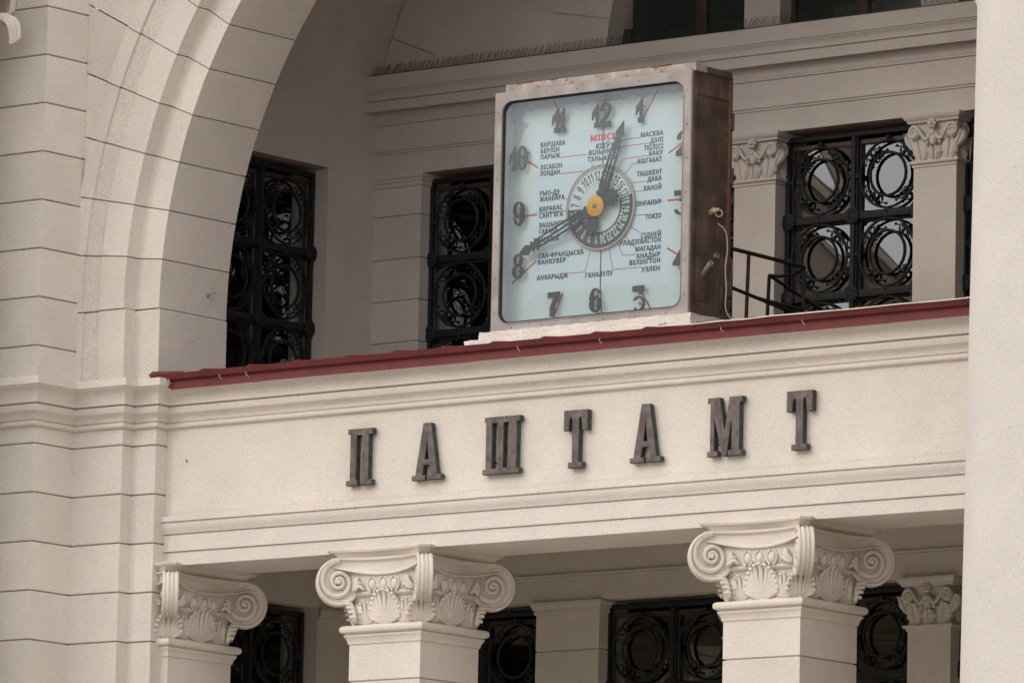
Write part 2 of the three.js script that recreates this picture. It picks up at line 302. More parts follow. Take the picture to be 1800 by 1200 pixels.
// ------------------------------------------------------------------ recess walls
for (const s of [-1, 1]) {
  const t = thing('recess_side_wall', s < 0 ? 'plain shaded side wall of the recess with the grille window at left' : 'side wall of the recess hidden behind the giant column', 'wall', [s * XS, 0, -2.6]);
  // world z openings, upper and lower window
  const z0 = -1.82, z1 = -3.58, x0 = s < 0 ? -0.5 : 0, x1 = s < 0 ? 0 : 0.5, q = (a, b, c, d) => fin(box(x0, x1, a, b, c + 2.6, d + 2.6));
  mesh(t, 'wall_face', merge3([q(0, 19, z0, -0.82), q(0, 19, ZB - 0.45, z1), q(14.47, 19, z1, z0), q(9.79, 11.95, z1, z0), q(0, 7.2, z1, z0)]), innerPlaster[0]);
  mesh(t, 'moulding', fin(mould(s < 0 ? [[0, -0.82 + 2.6], [0, z0 + 2.6]] : [[0, z0 + 2.6], [0, -0.82 + 2.6]], [[0, 9.655], [0.02, 9.66], [0.02, 9.69], [0.035, 9.70], [0.035, 9.73], [0.05, 9.74], [0.05, 9.775], [0, 9.785]])), innerPlaster[1]);
  mesh(t, 'moulding', fin(mould(s < 0 ? [[0, z1 + 2.6], [0, ZB + 2.6]] : [[0, ZB + 2.6], [0, z1 + 2.6]], [[0, 9.655], [0.02, 9.66], [0.02, 9.69], [0.035, 9.70], [0.035, 9.73], [0.05, 9.74], [0.05, 9.775], [0, 9.785]])), innerPlaster[1]);
}
function merge3(list) { return mergeGeometries(list); }
{
  const t = thing('recess_vault', 'plaster barrel vault closing the recess high above the clock', 'vault', [0, 13.6, -2.6]);
  const n = 36, pos = [], idx = [];
  for (const R of [6.46, 6.76]) for (let i = 0; i <= n; i++) { const a = 0.27 + (Math.PI - 0.54) * i / n; for (const z of [ZB + 2.6 - 0.01, -0.82 + 2.6]) pos.push(Math.cos(a) * R, Math.sin(a) * R, z); }
  const m = (n + 1) * 2; for (let i = 0; i < n; i++) { const o = i * 2; idx.push(o, o + 2, o + 3, o, o + 3, o + 1, m + o, m + o + 3, m + o + 2, m + o, m + o + 1, m + o + 3, o + 1, o + 3, m + o + 3, o + 1, m + o + 3, m + o + 1); }
  mesh(t, 'vault_shell', fin(geo(pos, idx)), innerPlaster[0]);
}
const openings = [[-5.55, -3.87], [-3.04, -1.39], [-0.865, 0.865], [1.39, 3.04], [3.87, 5.55]];
const backWall = thing('recess_back_wall', 'shaded back wall with pilasters, cornice and lunette behind the clock', 'wall', [0, 0, ZB]);
{
  const t = backWall, DP = -0.45;
  const solid = (a, b, y0, y1) => mesh(t, 'wall_face', fin(box(a, b, y0, y1, DP, 0)), innerPlaster[0]);
  // plain wall between and below the storeys
  solid(-6.2, 6.2, 0, 7.2); solid(-6.2, 6.2, 11.0, 11.95);
  for (const [bottom, lintel, jts, IP] of [[11.95, 14.47, [12.22, 12.67, 13.115, 13.565, 14.03], innerPlaster], [7.2, 9.79, [7.48, 7.93, 8.38, 8.83, 9.278], PL]]) {
    const imp = [[0, lintel - 0.135], [0.016, lintel - 0.13], [0.02, lintel - 0.105], [0.016, lintel - 0.085], [0.03, lintel - 0.08], [0.036, lintel - 0.05], [0.05, lintel - 0.04], [0.05, lintel - 0.006], [0, lintel]];
    for (const path of [[[-6.2, 0], [-5.55, 0], [-5.55, DP]], [[-3.87, DP], [-3.87, 0], [-3.04, 0], [-3.04, DP]], [[3.04, DP], [3.04, 0], [3.87, 0], [3.87, DP]], [[5.55, DP], [5.55, 0], [6.2, 0]]]) {
      mesh(t, 'pilaster_core', fin(mould(path, [[-0.02, bottom], [-0.02, lintel]])), IP[0]);
      const ys = [bottom, ...jts, lintel - 0.128];
      for (let k = 0; k < ys.length - 1; k++) mesh(t, 'pilaster_stone', fin(mould(path, courseProfile(ys[k], ys[k + 1], 0.005, 0.004, 0.022))), IP[k % 3]);
      mesh(t, 'impost_moulding', fin(mould(path, imp)), IP[1]);
    }
    for (const x of [-1.39, 0.865]) {
      const p = [[x, DP], [x, 0], [x + 0.525, 0], [x + 0.525, DP]];
      mesh(t, 'pilaster_shaft', fin(mould(p, [[0, bottom], [0, lintel - 0.5]])), IP[2]);
      pilasterCapital(t, x + 0.2625, lintel - 0.5, IP);
    }
    // architrave, frieze and cornice
    mesh(t, 'architrave', fin(box(-6.2, 6.2, lintel, lintel + 0.235, DP, 0)), IP[1]);
    const L = lintel;
    mesh(t, 'taenia', fin(mould([[-6.2, 0], [6.2, 0]], [[0, L + 0.232], [0.018, L + 0.236], [0.018, L + 0.25], [0.012, L + 0.253], [0.012, L + 0.258], [0.03, L + 0.262], [0.03, L + 0.28], [0, L + 0.29]])), IP[0]);
    mesh(t, 'frieze', fin(box(-6.2, 6.2, L + 0.24, L + 1.0, DP, -0.002)), IP[2]);
    mesh(t, 'cornice', fin(mould([[-6.2, 0], [6.2, 0]], [[0, L + 0.545], [0.02, L + 0.55], [0.02, L + 0.565], [0.024, L + 0.57], [0.03, L + 0.60], [0.04, L + 0.635], [0.052, L + 0.655], [0.052, L + 0.685], [0.17, L + 0.674], [0.17, L + 0.775], [0.15, L + 0.778], [0.15, L + 0.788], [0.178, L + 0.79], [0.178, L + 0.806], [0.172, L + 0.812], [0.174, L + 0.83], [0.185, L + 0.855], [0.21, L + 0.88], [0.205, L + 0.892], [0.222, L + 0.895], [0.222, L + 1.055], [0, L + 1.06]]), 0.5), IP[0]);
  }
  // upper wall with the lunette opening
  const w = new THREE.Shape(); w.moveTo(-6.2, 15.46); w.lineTo(-6.2, 20.3); w.lineTo(6.2, 20.3); w.lineTo(6.2, 15.46); w.lineTo(3.1, 15.46); w.absarc(0, 15.3, 3.104, 0.052, Math.PI - 0.052, false);
  mesh(t, 'lunette_wall', fin(extrude(w, 0.44, 0, 40).translate(0, 0, -0.45)), innerPlaster[0]);
  for (const s of [-1, 1]) mesh(t, 'lunette_mullion', fin(box(Math.min(s * 1.345, s * 0.887), Math.max(s * 1.345, s * 0.887), 15.46, 18.2, -0.45, -0.06)), innerPlaster[1]);
  const rs = (r0, r1, z) => [[r1, -0.03], [r1, z], [r0, z], [r0, -0.3]];
  for (let k = 0; k < 17; k++) { const a = Math.PI * (k + 0.0) / 17; mesh(t, 'lunette_stone', fin(ringBlock(rs(3.1, 3.88, 0.012), Math.max(a, 0.075), Math.min(a + Math.PI / 17, Math.PI - 0.075), 0, 15.3, 0.006, -0.02, 3)), innerPlaster[k % 3]); }
  const st = 6.1 * Math.PI / 180;
  for (const s of [-1, 1]) for (let k = 0; k < 7; k++) {
    const a = (15.4 * Math.PI / 180) + k * st; const [p, q] = s < 0 ? [Math.PI - a - st, Math.PI - a] : [a, a + st];
    mesh(t, 'vault_stone', fin(ringBlock(rs(5.8, 6.44, 0.014), p, q, 0, 13.6, 0.006, -0.02, 2)), innerPlaster[(k + 1) % 3]);
  }
}
// composite capital of the inner pilasters: scrolls, mask of leaves, astragal, abacus (0.5 m high)
function acanthus(w, h, d, curl, lobes = 5, nu = 20, nv = 18) {
  const pos = [], idx = [];
  for (let j = 0; j <= nv; j++) {
    const v = j / nv, body = 0.62 + 0.75 * Math.sin(Math.min(1, v * 1.25) * Math.PI * 0.62) - 0.25 * v, taper = v > 0.55 ? Math.pow(Math.cos((v - 0.55) / 0.45 * Math.PI / 2 * 0.93), 0.75) : 1;
    const W = w / 2 * Math.max(0.06, body * taper) * (0.88 + 0.15 * Math.abs(Math.sin(v * Math.PI * lobes)));
    const cu = v > 0.78 ? (v - 0.78) / 0.22 : 0;
    for (let i = 0; i <= nu; i++) {
      const u = i / nu * 2 - 1, e = 1 - Math.pow(Math.abs(u), 6);
      const rib = 0.55 * Math.exp(-u * u * 60) + 0.34 * Math.cos(u * Math.PI * 3.5 + v * 2.4 * Math.sign(u)) * (1 - 0.3 * v) + 0.2 * Math.sin(v * Math.PI * 2 * lobes + Math.abs(u) * 5) * Math.abs(u);
      pos.push(u * W, v * h - cu * cu * curl * 0.5, e * d * (0.55 + 0.5 * rib + 0.45 * v) + curl * cu * cu * (1 - 0.5 * u * u));
    }
  }
  for (let j = 0; j < nv; j++) for (let i = 0; i < nu; i++) { const a = j * (nu + 1) + i; idx.push(a, a + 1, a + nu + 2, a, a + nu + 2, a + nu + 1); }
  // skirt back into the ground behind
  const ring = []; for (let i = 0; i <= nu; i++) ring.push(i); for (let j = 1; j <= nv; j++) ring.push(j * (nu + 1) + nu); for (let i = nu - 1; i >= 0; i--) ring.push(nv * (nu + 1) + i); for (let j = nv - 1; j > 0; j--) ring.push(j * (nu + 1));
  const s = pos.length / 3; for (const r of ring) pos.push(pos[r * 3], pos[r * 3 + 1], -0.03 + Math.max(0, pos[r * 3 + 2] - d * 1.4));
  for (let k = 0; k < ring.length; k++) { const n = (k + 1) % ring.length; idx.push(ring[k], s + k, s + n, ring[k], s + n, ring[n]); }
  return geo(pos, idx);
}
function spiralPts(R, turns, decay, dir = 1, start = Math.PI / 2, n = 56, z = 0, cx = 0, cy = 0) {
  return Array.from({ length: n + 1 }, (_, i) => { const k = i / n, t = start + dir * k * turns * 2 * Math.PI, r = R * Math.pow(decay, k * turns); return V(cx + Math.cos(t) * r, cy + Math.sin(t) * r, z); });
}
function pilasterCapital(t, cx, y0, IP) {
  const c = grp(t, 'pilaster_capital'); c.position.set(cx, y0, 0);
  const h = 0.2625, sq = [[-h, -0.45], [-h, 0], [h, 0], [h, -0.45]];
  mesh(c, 'bell', fin(mould(sq, [[0.0, 0.02], [-0.012, 0.08], [-0.006, 0.30], [0.02, 0.42]])), IP[1]);
  mesh(c, 'astragal', fin(mould(sq, [[0, -0.035], [0.012, -0.03], [0.014, -0.005], [0.034, 0.0], [0.042, 0.014], [0.034, 0.03], [0, 0.034]])), IP[2]);
  mesh(c, 'abacus', fin(mould(sq, [[0.02, 0.405], [0.05, 0.415], [0.055, 0.435], [0.072, 0.45], [0.085, 0.475], [0.085, 0.5], [0, 0.5]])), IP[0]);
  for (const s of [-1, 1]) {
    const sc = [], n = 46;
    const spir = spiralPts(0.068, 1.7, 0.42, -s, Math.PI / 2 + 0.2 * s, 40, 0, s * 0.235, 0.315).reverse();
    for (const p of spir) sc.push(p);
    const e = sc[sc.length - 1];
    for (let k = 1; k <= 10; k++) { const u = k / 10; sc.push(V(e.x * (1 - u) + s * 0.03 * u, e.y * (1 - u) + 0.30 * u - 0.07 * Math.sin(u * Math.PI) + 0.03 * Math.sin(u * Math.PI * 2), 0)); }
    mesh(c, 'scroll', fin(xf(vtube(sc, (u) => 0.012 + 0.008 * u, 7), { t: [0, 0, 0.045] }), 1.2), IP[0]);
    mesh(c, 'volute_eye', fin(xf(new THREE.CylinderGeometry(0.066, 0.07, 0.07, 18).rotateX(Math.PI / 2), { t: [s * 0.235, 0.315, 0.01] }), 0.6), IP[1]);
    mesh(c, 'leaf', fin(xf(acanthus(0.17, 0.24, 0.035, 0.04, 4, 12, 12), { t: [s * 0.16, 0.03, 0.0], rz: s * -0.18 }), 0.9), IP[2]);
    mesh(c, 'leaf', fin(xf(acanthus(0.1, 0.2, 0.03, 0.045, 3, 10, 10), { t: [s * 0.265, 0.16, 0.0], rz: s * -0.5 }), 0.9), IP[0]);
    mesh(c, 'leaf', fin(xf(acanthus(0.22, 0.25, 0.035, 0.05, 4, 12, 12), { t: [s * 0.262, 0.03, -0.2], ry: s * Math.PI / 2 }), 0.9), IP[2]);
    mesh(c, 'scroll', fin(xf(vtube(spiralPts(0.068, 1.7, 0.42, -1, Math.PI / 2, 40), (u) => 0.018 - 0.008 * u, 7), { t: [s * 0.29, 0.315, -0.1], ry: s * Math.PI / 2 }), 1.2), IP[0]);
  }
  mesh(c, 'leaf', fin(xf(acanthus(0.15, 0.17, 0.045, 0.05, 3, 12, 12), { t: [0, 0.03, 0] }), 0.9), IP[0]);
  mesh(c, 'mask', fin(merge([xf(new THREE.SphereGeometry(0.055, 14, 10), { s: [0.85, 1.15, 0.8], t: [0, 0.235, 0.03] }), xf(new THREE.SphereGeometry(0.03, 10, 8), { t: [0, 0.30, 0.05] }), xf(new THREE.SphereGeometry(0.026, 10, 8), { t: [-0.06, 0.265, 0.035] }), xf(new THREE.SphereGeometry(0.026, 10, 8), { t: [0.06, 0.265, 0.035] }), xf(new THREE.SphereGeometry(0.022, 10, 8), { t: [-0.075, 0.21, 0.03] }), xf(new THREE.SphereGeometry(0.022, 10, 8), { t: [0.075, 0.21, 0.03] })]), 1.2), IP[2]);
  mesh(c, 'flower', fin(merge([...Array(6)].map((_, k) => xf(new THREE.SphereGeometry(0.022, 8, 6), { t: [0.034 * Math.cos(k * 1.047), 0.395 + 0.034 * Math.sin(k * 1.047), 0.06] })).concat([xf(new THREE.SphereGeometry(0.02, 8, 6), { t: [0, 0.395, 0.075] })])), 1.2), IP[0]);
}

// rooms behind the windows (dark, closed)
{
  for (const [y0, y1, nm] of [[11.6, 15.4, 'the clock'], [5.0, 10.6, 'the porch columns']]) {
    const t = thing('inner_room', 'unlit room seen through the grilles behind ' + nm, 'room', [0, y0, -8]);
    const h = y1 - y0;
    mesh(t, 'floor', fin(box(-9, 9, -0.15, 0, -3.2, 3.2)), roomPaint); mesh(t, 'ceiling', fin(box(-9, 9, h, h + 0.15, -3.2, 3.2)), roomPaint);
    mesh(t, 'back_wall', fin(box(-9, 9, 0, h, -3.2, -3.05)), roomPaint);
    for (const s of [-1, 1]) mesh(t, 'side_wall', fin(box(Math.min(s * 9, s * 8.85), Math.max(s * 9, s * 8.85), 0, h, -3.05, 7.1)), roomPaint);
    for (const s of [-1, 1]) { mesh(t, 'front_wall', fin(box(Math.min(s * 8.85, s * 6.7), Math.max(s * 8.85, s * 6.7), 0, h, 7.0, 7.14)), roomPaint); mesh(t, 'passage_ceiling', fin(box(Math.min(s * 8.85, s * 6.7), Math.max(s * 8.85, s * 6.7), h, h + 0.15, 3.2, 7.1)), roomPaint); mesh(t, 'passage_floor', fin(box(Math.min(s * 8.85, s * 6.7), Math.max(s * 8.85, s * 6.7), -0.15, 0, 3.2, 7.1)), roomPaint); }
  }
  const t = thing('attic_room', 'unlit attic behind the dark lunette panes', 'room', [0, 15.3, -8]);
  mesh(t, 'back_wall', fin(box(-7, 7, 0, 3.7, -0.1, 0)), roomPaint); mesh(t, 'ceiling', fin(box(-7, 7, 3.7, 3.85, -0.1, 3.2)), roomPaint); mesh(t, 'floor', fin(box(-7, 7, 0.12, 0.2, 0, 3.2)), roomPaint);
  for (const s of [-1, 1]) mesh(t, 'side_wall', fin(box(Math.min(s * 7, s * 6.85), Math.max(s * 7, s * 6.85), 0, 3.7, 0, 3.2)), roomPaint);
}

// ------------------------------------------------------------------ grille windows
const RO = 0.345, RI = 0.222;
const cellGeo = (() => {
  const ring = (R, w, d) => { const pts = [[R - w, -d], [R + w, -d], [R + w, d * 0.5], [R + w * 0.4, d], [R - w * 0.4, d], [R - w, d * 0.5], [R - w, -d]].map(([x, y]) => new THREE.Vector2(x, y)); return new THREE.LatheGeometry(pts, 44).rotateX(Math.PI / 2); };
  const scroll = () => {
    const m = (RO + RI) / 2, parts = [];
    for (const s of [-1, 1]) {
      parts.push(vtube(arcPts(m + 0.012, s * 0.05, 0.036, Math.PI / 2 * s, Math.PI / 2 * s + s * 4.1, 12), (u) => 0.0115 - 0.003 * u, 6));
      parts.push(vtube([V(m + 0.045, s * 0.018), V(m + 0.03, s * 0.09), V(m + 0.0, s * 0.125), V(m - 0.012, s * 0.165)], (u) => 0.012 - 0.006 * u, 6));
      parts.push(xf(new THREE.SphereGeometry(0.018, 8, 6), { t: [m - 0.012, s * 0.168, 0] }));
      parts.push(xf(new THREE.SphereGeometry(0.016, 8, 6), { t: [m - 0.01, s * 0.07, 0] }));
    }
    parts.push(xf(new THREE.SphereGeometry(0.026, 10, 8), { s: [1.2, 1, 1], t: [m + 0.02, 0, 0.004] }));
    parts.push(vtube([V(RI - 0.005, 0), V(RO + 0.004, 0)], (u) => 0.009 + 0.006 * u, 6));
    return fin(xf(merge(parts), { s: [1, 0.72, 0.8] }), 1.2);
  };
  return { outer: fin(ring(RO, 0.011, 0.012), 0.7), inner: fin(ring(RI, 0.013, 0.015), 0.7), scroll: scroll(), stud: fin(new THREE.SphereGeometry(0.03, 12, 8), 1.2), neck: fin(rod(V(0, 0.03), V(0, 0.1), 0.02, 8), 1.2) };
})();
const rosetteGeo = (() => {
  const pts = [[0.0001, 0.052], [0.02, 0.05], [0.03, 0.038], [0.042, 0.034], [0.07, 0.04], [0.08, 0.03], [0.088, 0.034], [0.1, 0.026], [0.102, 0], [0.0001, 0]].map(([x, y]) => new THREE.Vector2(x, y));
  const g = [new THREE.LatheGeometry(pts, 24).rotateX(Math.PI / 2)];
  for (let k = 0; k < 8; k++) g.push(xf(new THREE.SphereGeometry(0.02, 8, 6), { s: [1, 0.7, 0.6], rz: k * Math.PI / 4, t: [0.056 * Math.cos(k * Math.PI / 4), 0.056 * Math.sin(k * Math.PI / 4), 0.04] }));
  return fin(merge(g), 0.8);
})();
function wavyPane(w, h, seed) {
  const g = new THREE.PlaneGeometry(w, h, 26, 26), P = g.attributes.position, r = rngOf(seed), k = [0, 1, 2, 3].map(() => [3 + r() * 6, 2 + r() * 6, r() * 6.3, 0.0006 + r() * 0.0011]), tx = (r() - 0.5) * 0.03, ty = (r() - 0.5) * 0.03;
  for (let i = 0; i < P.count; i++) { const x = P.getX(i), y = P.getY(i); let z = tx * x + ty * y; for (const [a, b, c, d] of k) z += d * Math.sin(a * x + b * y + c); P.setZ(i, z); }
  return fin(g, 3);
}
const winCache = new Map();
function makeWindow(W, H, rows, pos, turn, label) {
  const key = [W, H, rows].join();
  const t = winCache.has(key) ? copyOf(winCache.get(key), label) : thing('grille_window', label, 'window', [0, 0, 0], 'iron grille windows of the recess');
  t.position.set(...pos); t.rotation.y = turn;
  if (winCache.has(key)) return t;
  winCache.set(key, t);
  const rh = H / rows, b = 0.028, top = H;
  // outer frame, mullion, cross bars (local origin: sill centre, grille plane z = 0)
  for (const s of [-1, 1]) mesh(t, 'side_bar', fin(rbox(s * W / 2 - (s > 0 ? b + 0.02 : 0), s * W / 2 + (s < 0 ? b + 0.02 : 0), 0, H, -0.05, 0.02, 0.006)), iron);
  mesh(t, 'head_bar', fin(rbox(-W / 2 + 0.049, W / 2 - 0.049, H - 0.052, H, -0.05, 0.018, 0.006)), iron);
  mesh(t, 'mullion', fin(merge([rbox(-0.046, 0.046, 0, H - 0.053, -0.06, 0.0, 0.006), rbox(-0.027, 0.027, 0, H - 0.053, -0.01, 0.024, 0.005)])), iron);
  const cw = (W - 0.098 - 0.092) / 2;
  for (let r = 0; r < rows; r++) {
    const y = top - 0.07 - (r + 1) * (rh - 0.02);
    if (r < rows - 1) {
      for (const s of [-1, 1]) mesh(t, 'cross_bar', fin(rbox(Math.min(s * 0.047, s * (W / 2 - 0.049)), Math.max(s * 0.047, s * (W / 2 - 0.049)), y - 0.04, y + 0.04, -0.05, 0.017, 0.006)), iron);
      for (const x of [-W / 2 + 0.045, 0, W / 2 - 0.045]) { const o = mesh(t, 'rosette', rosetteGeo, iron); o.position.set(x, y, 0.02); o.scale.set(0.86, 0.86, 0.6); }
    }
    for (const s of [-1, 1]) {
      const c = grp(t, 'ring_panel'), cx = s * (0.046 + cw / 2), cy = y + 0.045 + (rh - 0.02 - 0.09) / 2; c.position.set(cx, cy, 0);
      mesh(c, 'outer_ring', cellGeo.outer, iron); mesh(c, 'inner_ring', cellGeo.inner, iron);
      for (let k = 0; k < 4; k++) {
        const o = mesh(c, 'scroll', cellGeo.scroll, iron); o.rotation.z = Math.PI / 4 + k * Math.PI / 2;
        const a = k * Math.PI / 2, st = mesh(c, 'stud', cellGeo.stud, iron), rr = RO + 0.028; st.position.set(Math.cos(a) * rr, Math.sin(a) * rr, 0);
      }
      // wooden sash and pane behind the grille
      const sx0 = s > 0 ? 0.0 : -W / 2, sx1 = s > 0 ? W / 2 : 0.0, y0 = y - 0.01, y1 = y + rh - 0.03;
      const sh = new THREE.Shape(); sh.moveTo(sx0, y0); sh.lineTo(sx1, y0); sh.lineTo(sx1, y1); sh.lineTo(sx0, y1); sh.closePath();
      const ho = new THREE.Path(); const f = 0.055; ho.moveTo(sx0 + f, y0 + f); ho.lineTo(sx0 + f, y1 - f); ho.lineTo(sx1 - f, y1 - f); ho.lineTo(sx1 - f, y0 + f); ho.closePath(); sh.holes.push(ho);
      mesh(t, 'sash', fin(extrude(sh, 0.05, 0.008).translate(0, 0, -0.088)), wood);
      mesh(t, 'pane', wavyPane(sx1 - sx0 - 2 * f + 0.02, y1 - y0 - 2 * f + 0.02, 17 + r * 7 + s * 3).translate((sx0 + sx1) / 2, (y0 + y1) / 2, -0.062), paneGlass);
    }
  }
  return t;
}
const ZG = ZB - 0.17;
const winNames = ['grille window between the corner pilaster and the clock', 'grille window hidden behind the clock', 'grille window right of the clock mirroring the pale sky', 'grille window at the edge of the giant column', 'grille window hidden behind the giant column'];
const lowNames = ['dark grille window right of the left porch capital', 'dark grille window between the two porch columns', 'dark grille window behind the right porch column', 'dark grille window under the right end of the architrave', 'dark porch window hidden behind the giant column'];
openings.forEach(([a, b], i) => {
  const W = 1.7;
  makeWindow(W, 2.46, 3, [(a + b) / 2, 11.96, ZG], 0, winNames[i]);
  makeWindow(W, 2.46, 3, [(a + b) / 2, 7.28, ZG], 0, lowNames[i]);
});
for (const s of [-1, 1]) {
  makeWindow(1.7, 2.46, 3, [s * (XS + 0.17), 11.96, -2.7], -s * Math.PI / 2, s < 0 ? 'grille window in the side wall beside the arch' : 'upper grille window in the far side wall');
  makeWindow(1.7, 2.46, 3, [s * (XS + 0.17), 7.28, -2.7], -s * Math.PI / 2, s < 0 ? 'dark grille window behind the half pilaster capital' : 'lower grille window in the far side wall');
}
// lunette window: dark panes between timber frames
{
  const t = thing('lunette_window', 'dark green panes in timber frames above the spiked cornice', 'window', [0, 15.3, ZB - 0.3]);
  const bars = [[-3.1, -2.98], [-2.12, -1.98], [-1.36, -1.3], [-0.92, -0.84], [-0.07, 0.07], [0.84, 0.92], [1.3, 1.36], [1.98, 2.12], [2.98, 3.1]];
  for (const [a, b] of bars) { const m = Math.max(Math.abs(a), Math.abs(b)), h = Math.sqrt(Math.max(0.04, 3.12 * 3.12 - m * m)); mesh(t, 'timber_bar', fin(rbox(a, b, 0.1, Math.max(0.5, h), -0.05, 0.05, 0.008)), wood); }
  for (const [a, b] of [[-2.98, -2.12], [-1.98, -1.36], [-0.84, -0.07], [0.07, 0.84], [1.36, 1.98], [2.12, 2.98]]) mesh(t, 'pane', fin(new THREE.PlaneGeometry(b - a, 3.0).translate((a + b) / 2, 1.6, 0)), greenGlass);
}
// dark board high on the side wall
{
  const t = thing('dark_board', 'dark brown board high on the shaded side wall at top', 'board', [-XS, 16.19, -3.3]);
  const g = extrude(shapeOf([[-0.9, 0], [0.84, 0], [1.02, 0.32], [1.02, 1.2], [-0.9, 1.2]]), 0.06, 0.006).rotateY(Math.PI / 2).translate(0.002, 0, 0);
  mesh(t, 'board', fin(g), darkBoard);
}

// ------------------------------------------------------------------ bird spikes on the back cornice
{
  const t = thing('bird_spike_strip', 'thin wire bird spikes along the top of the back cornice', 'bird spikes', [0, 15.532, ZB + 0.18]);
  mesh(t, 'base_strip', fin(box(-6.15, 6.1, 0, 0.008, -0.02, 0.02)), wireGrey);
  const r = rngOf(5), list = [];
  for (let x = -6.12; x < 6.1; x += 0.012) {
    const lean = (r() - 0.5) * 0.07, out = (Math.floor(x * 1000) % 3 - 1) * 0.03 + (r() - 0.5) * 0.03, h = 0.105 + r() * 0.025;
    list.push(vtube([V(x, 0.004, 0), V(x + lean, h, out)], 0.0015, 3));
  }
  const o = mesh(t, 'wire_spikes', fin(merge(list), 1), wireGrey); o.userData.kind = 'stuff';
}

// ------------------------------------------------------------------ porch entablature and roof
{
  const t = thing('porch_entablature', 'cream porch entablature carrying the raised bronze letters', 'entablature', [0, 9.8, 0]);
  const L = (g) => g.translate(0, -9.8, 0);
  const ARCH = [[0, 9.80], [0, 9.928], [-0.012, 9.931], [-0.012, 9.940], [0.014, 9.943], [0.014, 10.104], [0.0, 10.107], [0.0, 10.117], [0.024, 10.12], [0.03, 10.14], [0.045, 10.165], [0.056, 10.195], [0.058, 10.222], [0.044, 10.226], [0.044, 10.237], [0.066, 10.24], [0.066, 10.292], [0.0, 10.304]];
  mesh(t, 'architrave', fin(L(mould([[-JAMB, 0], [JAMB, 0]], ARCH)), 0.5), plaster);
  mesh(t, 'frieze', fin(L(box(-JAMB, JAMB, 10.28, 11.2, -0.9, 0))), PL[2]);
  { const rr = rngOf(21), top = [], bot = [[JAMB, 10.29], [-JAMB, 10.29]]; let y = 10.335; for (let x = -JAMB; x <= JAMB; x += 0.045) { y += (rr() - 0.5) * 0.008; y += (10.335 - y) * 0.2; top.push([x, y]); } top.push([JAMB, 10.335]);
    mesh(t, 'plaster_edge', fin(L(extrude(shapeOf([...top, ...bot]), 0.006).translate(0, 0, -0.001))), PL[1]); }
  mesh(t, 'cornice', fin(L(mould(fullPath, CORNICE, { a: 6, b: 7 })), 0.5), PL[2]);
  mesh(t, 'cornice_core', fin(L(box(-JAMB, JAMB, 11.2, 11.64, -0.9, -0.01))), plaster);
  mesh(t, 'soffit', fin(L(box(-JAMB, JAMB, 9.802, 10.28, -0.93, -0.02))), plaster);
  for (const [x, y] of [[-4.93, 10.83]]) mesh(t, 'nail_stub', fin(L(rod(V(x, y, -0.01), V(x + 0.012, y + 0.03, 0.03), 0.005, 6)), 1), iron2);
  mesh(t, 'porch_ceiling', fin(L(box(-XS, XS, 10.95, 11.35, ZB + 0.0, -0.93))), PL[0]);
}
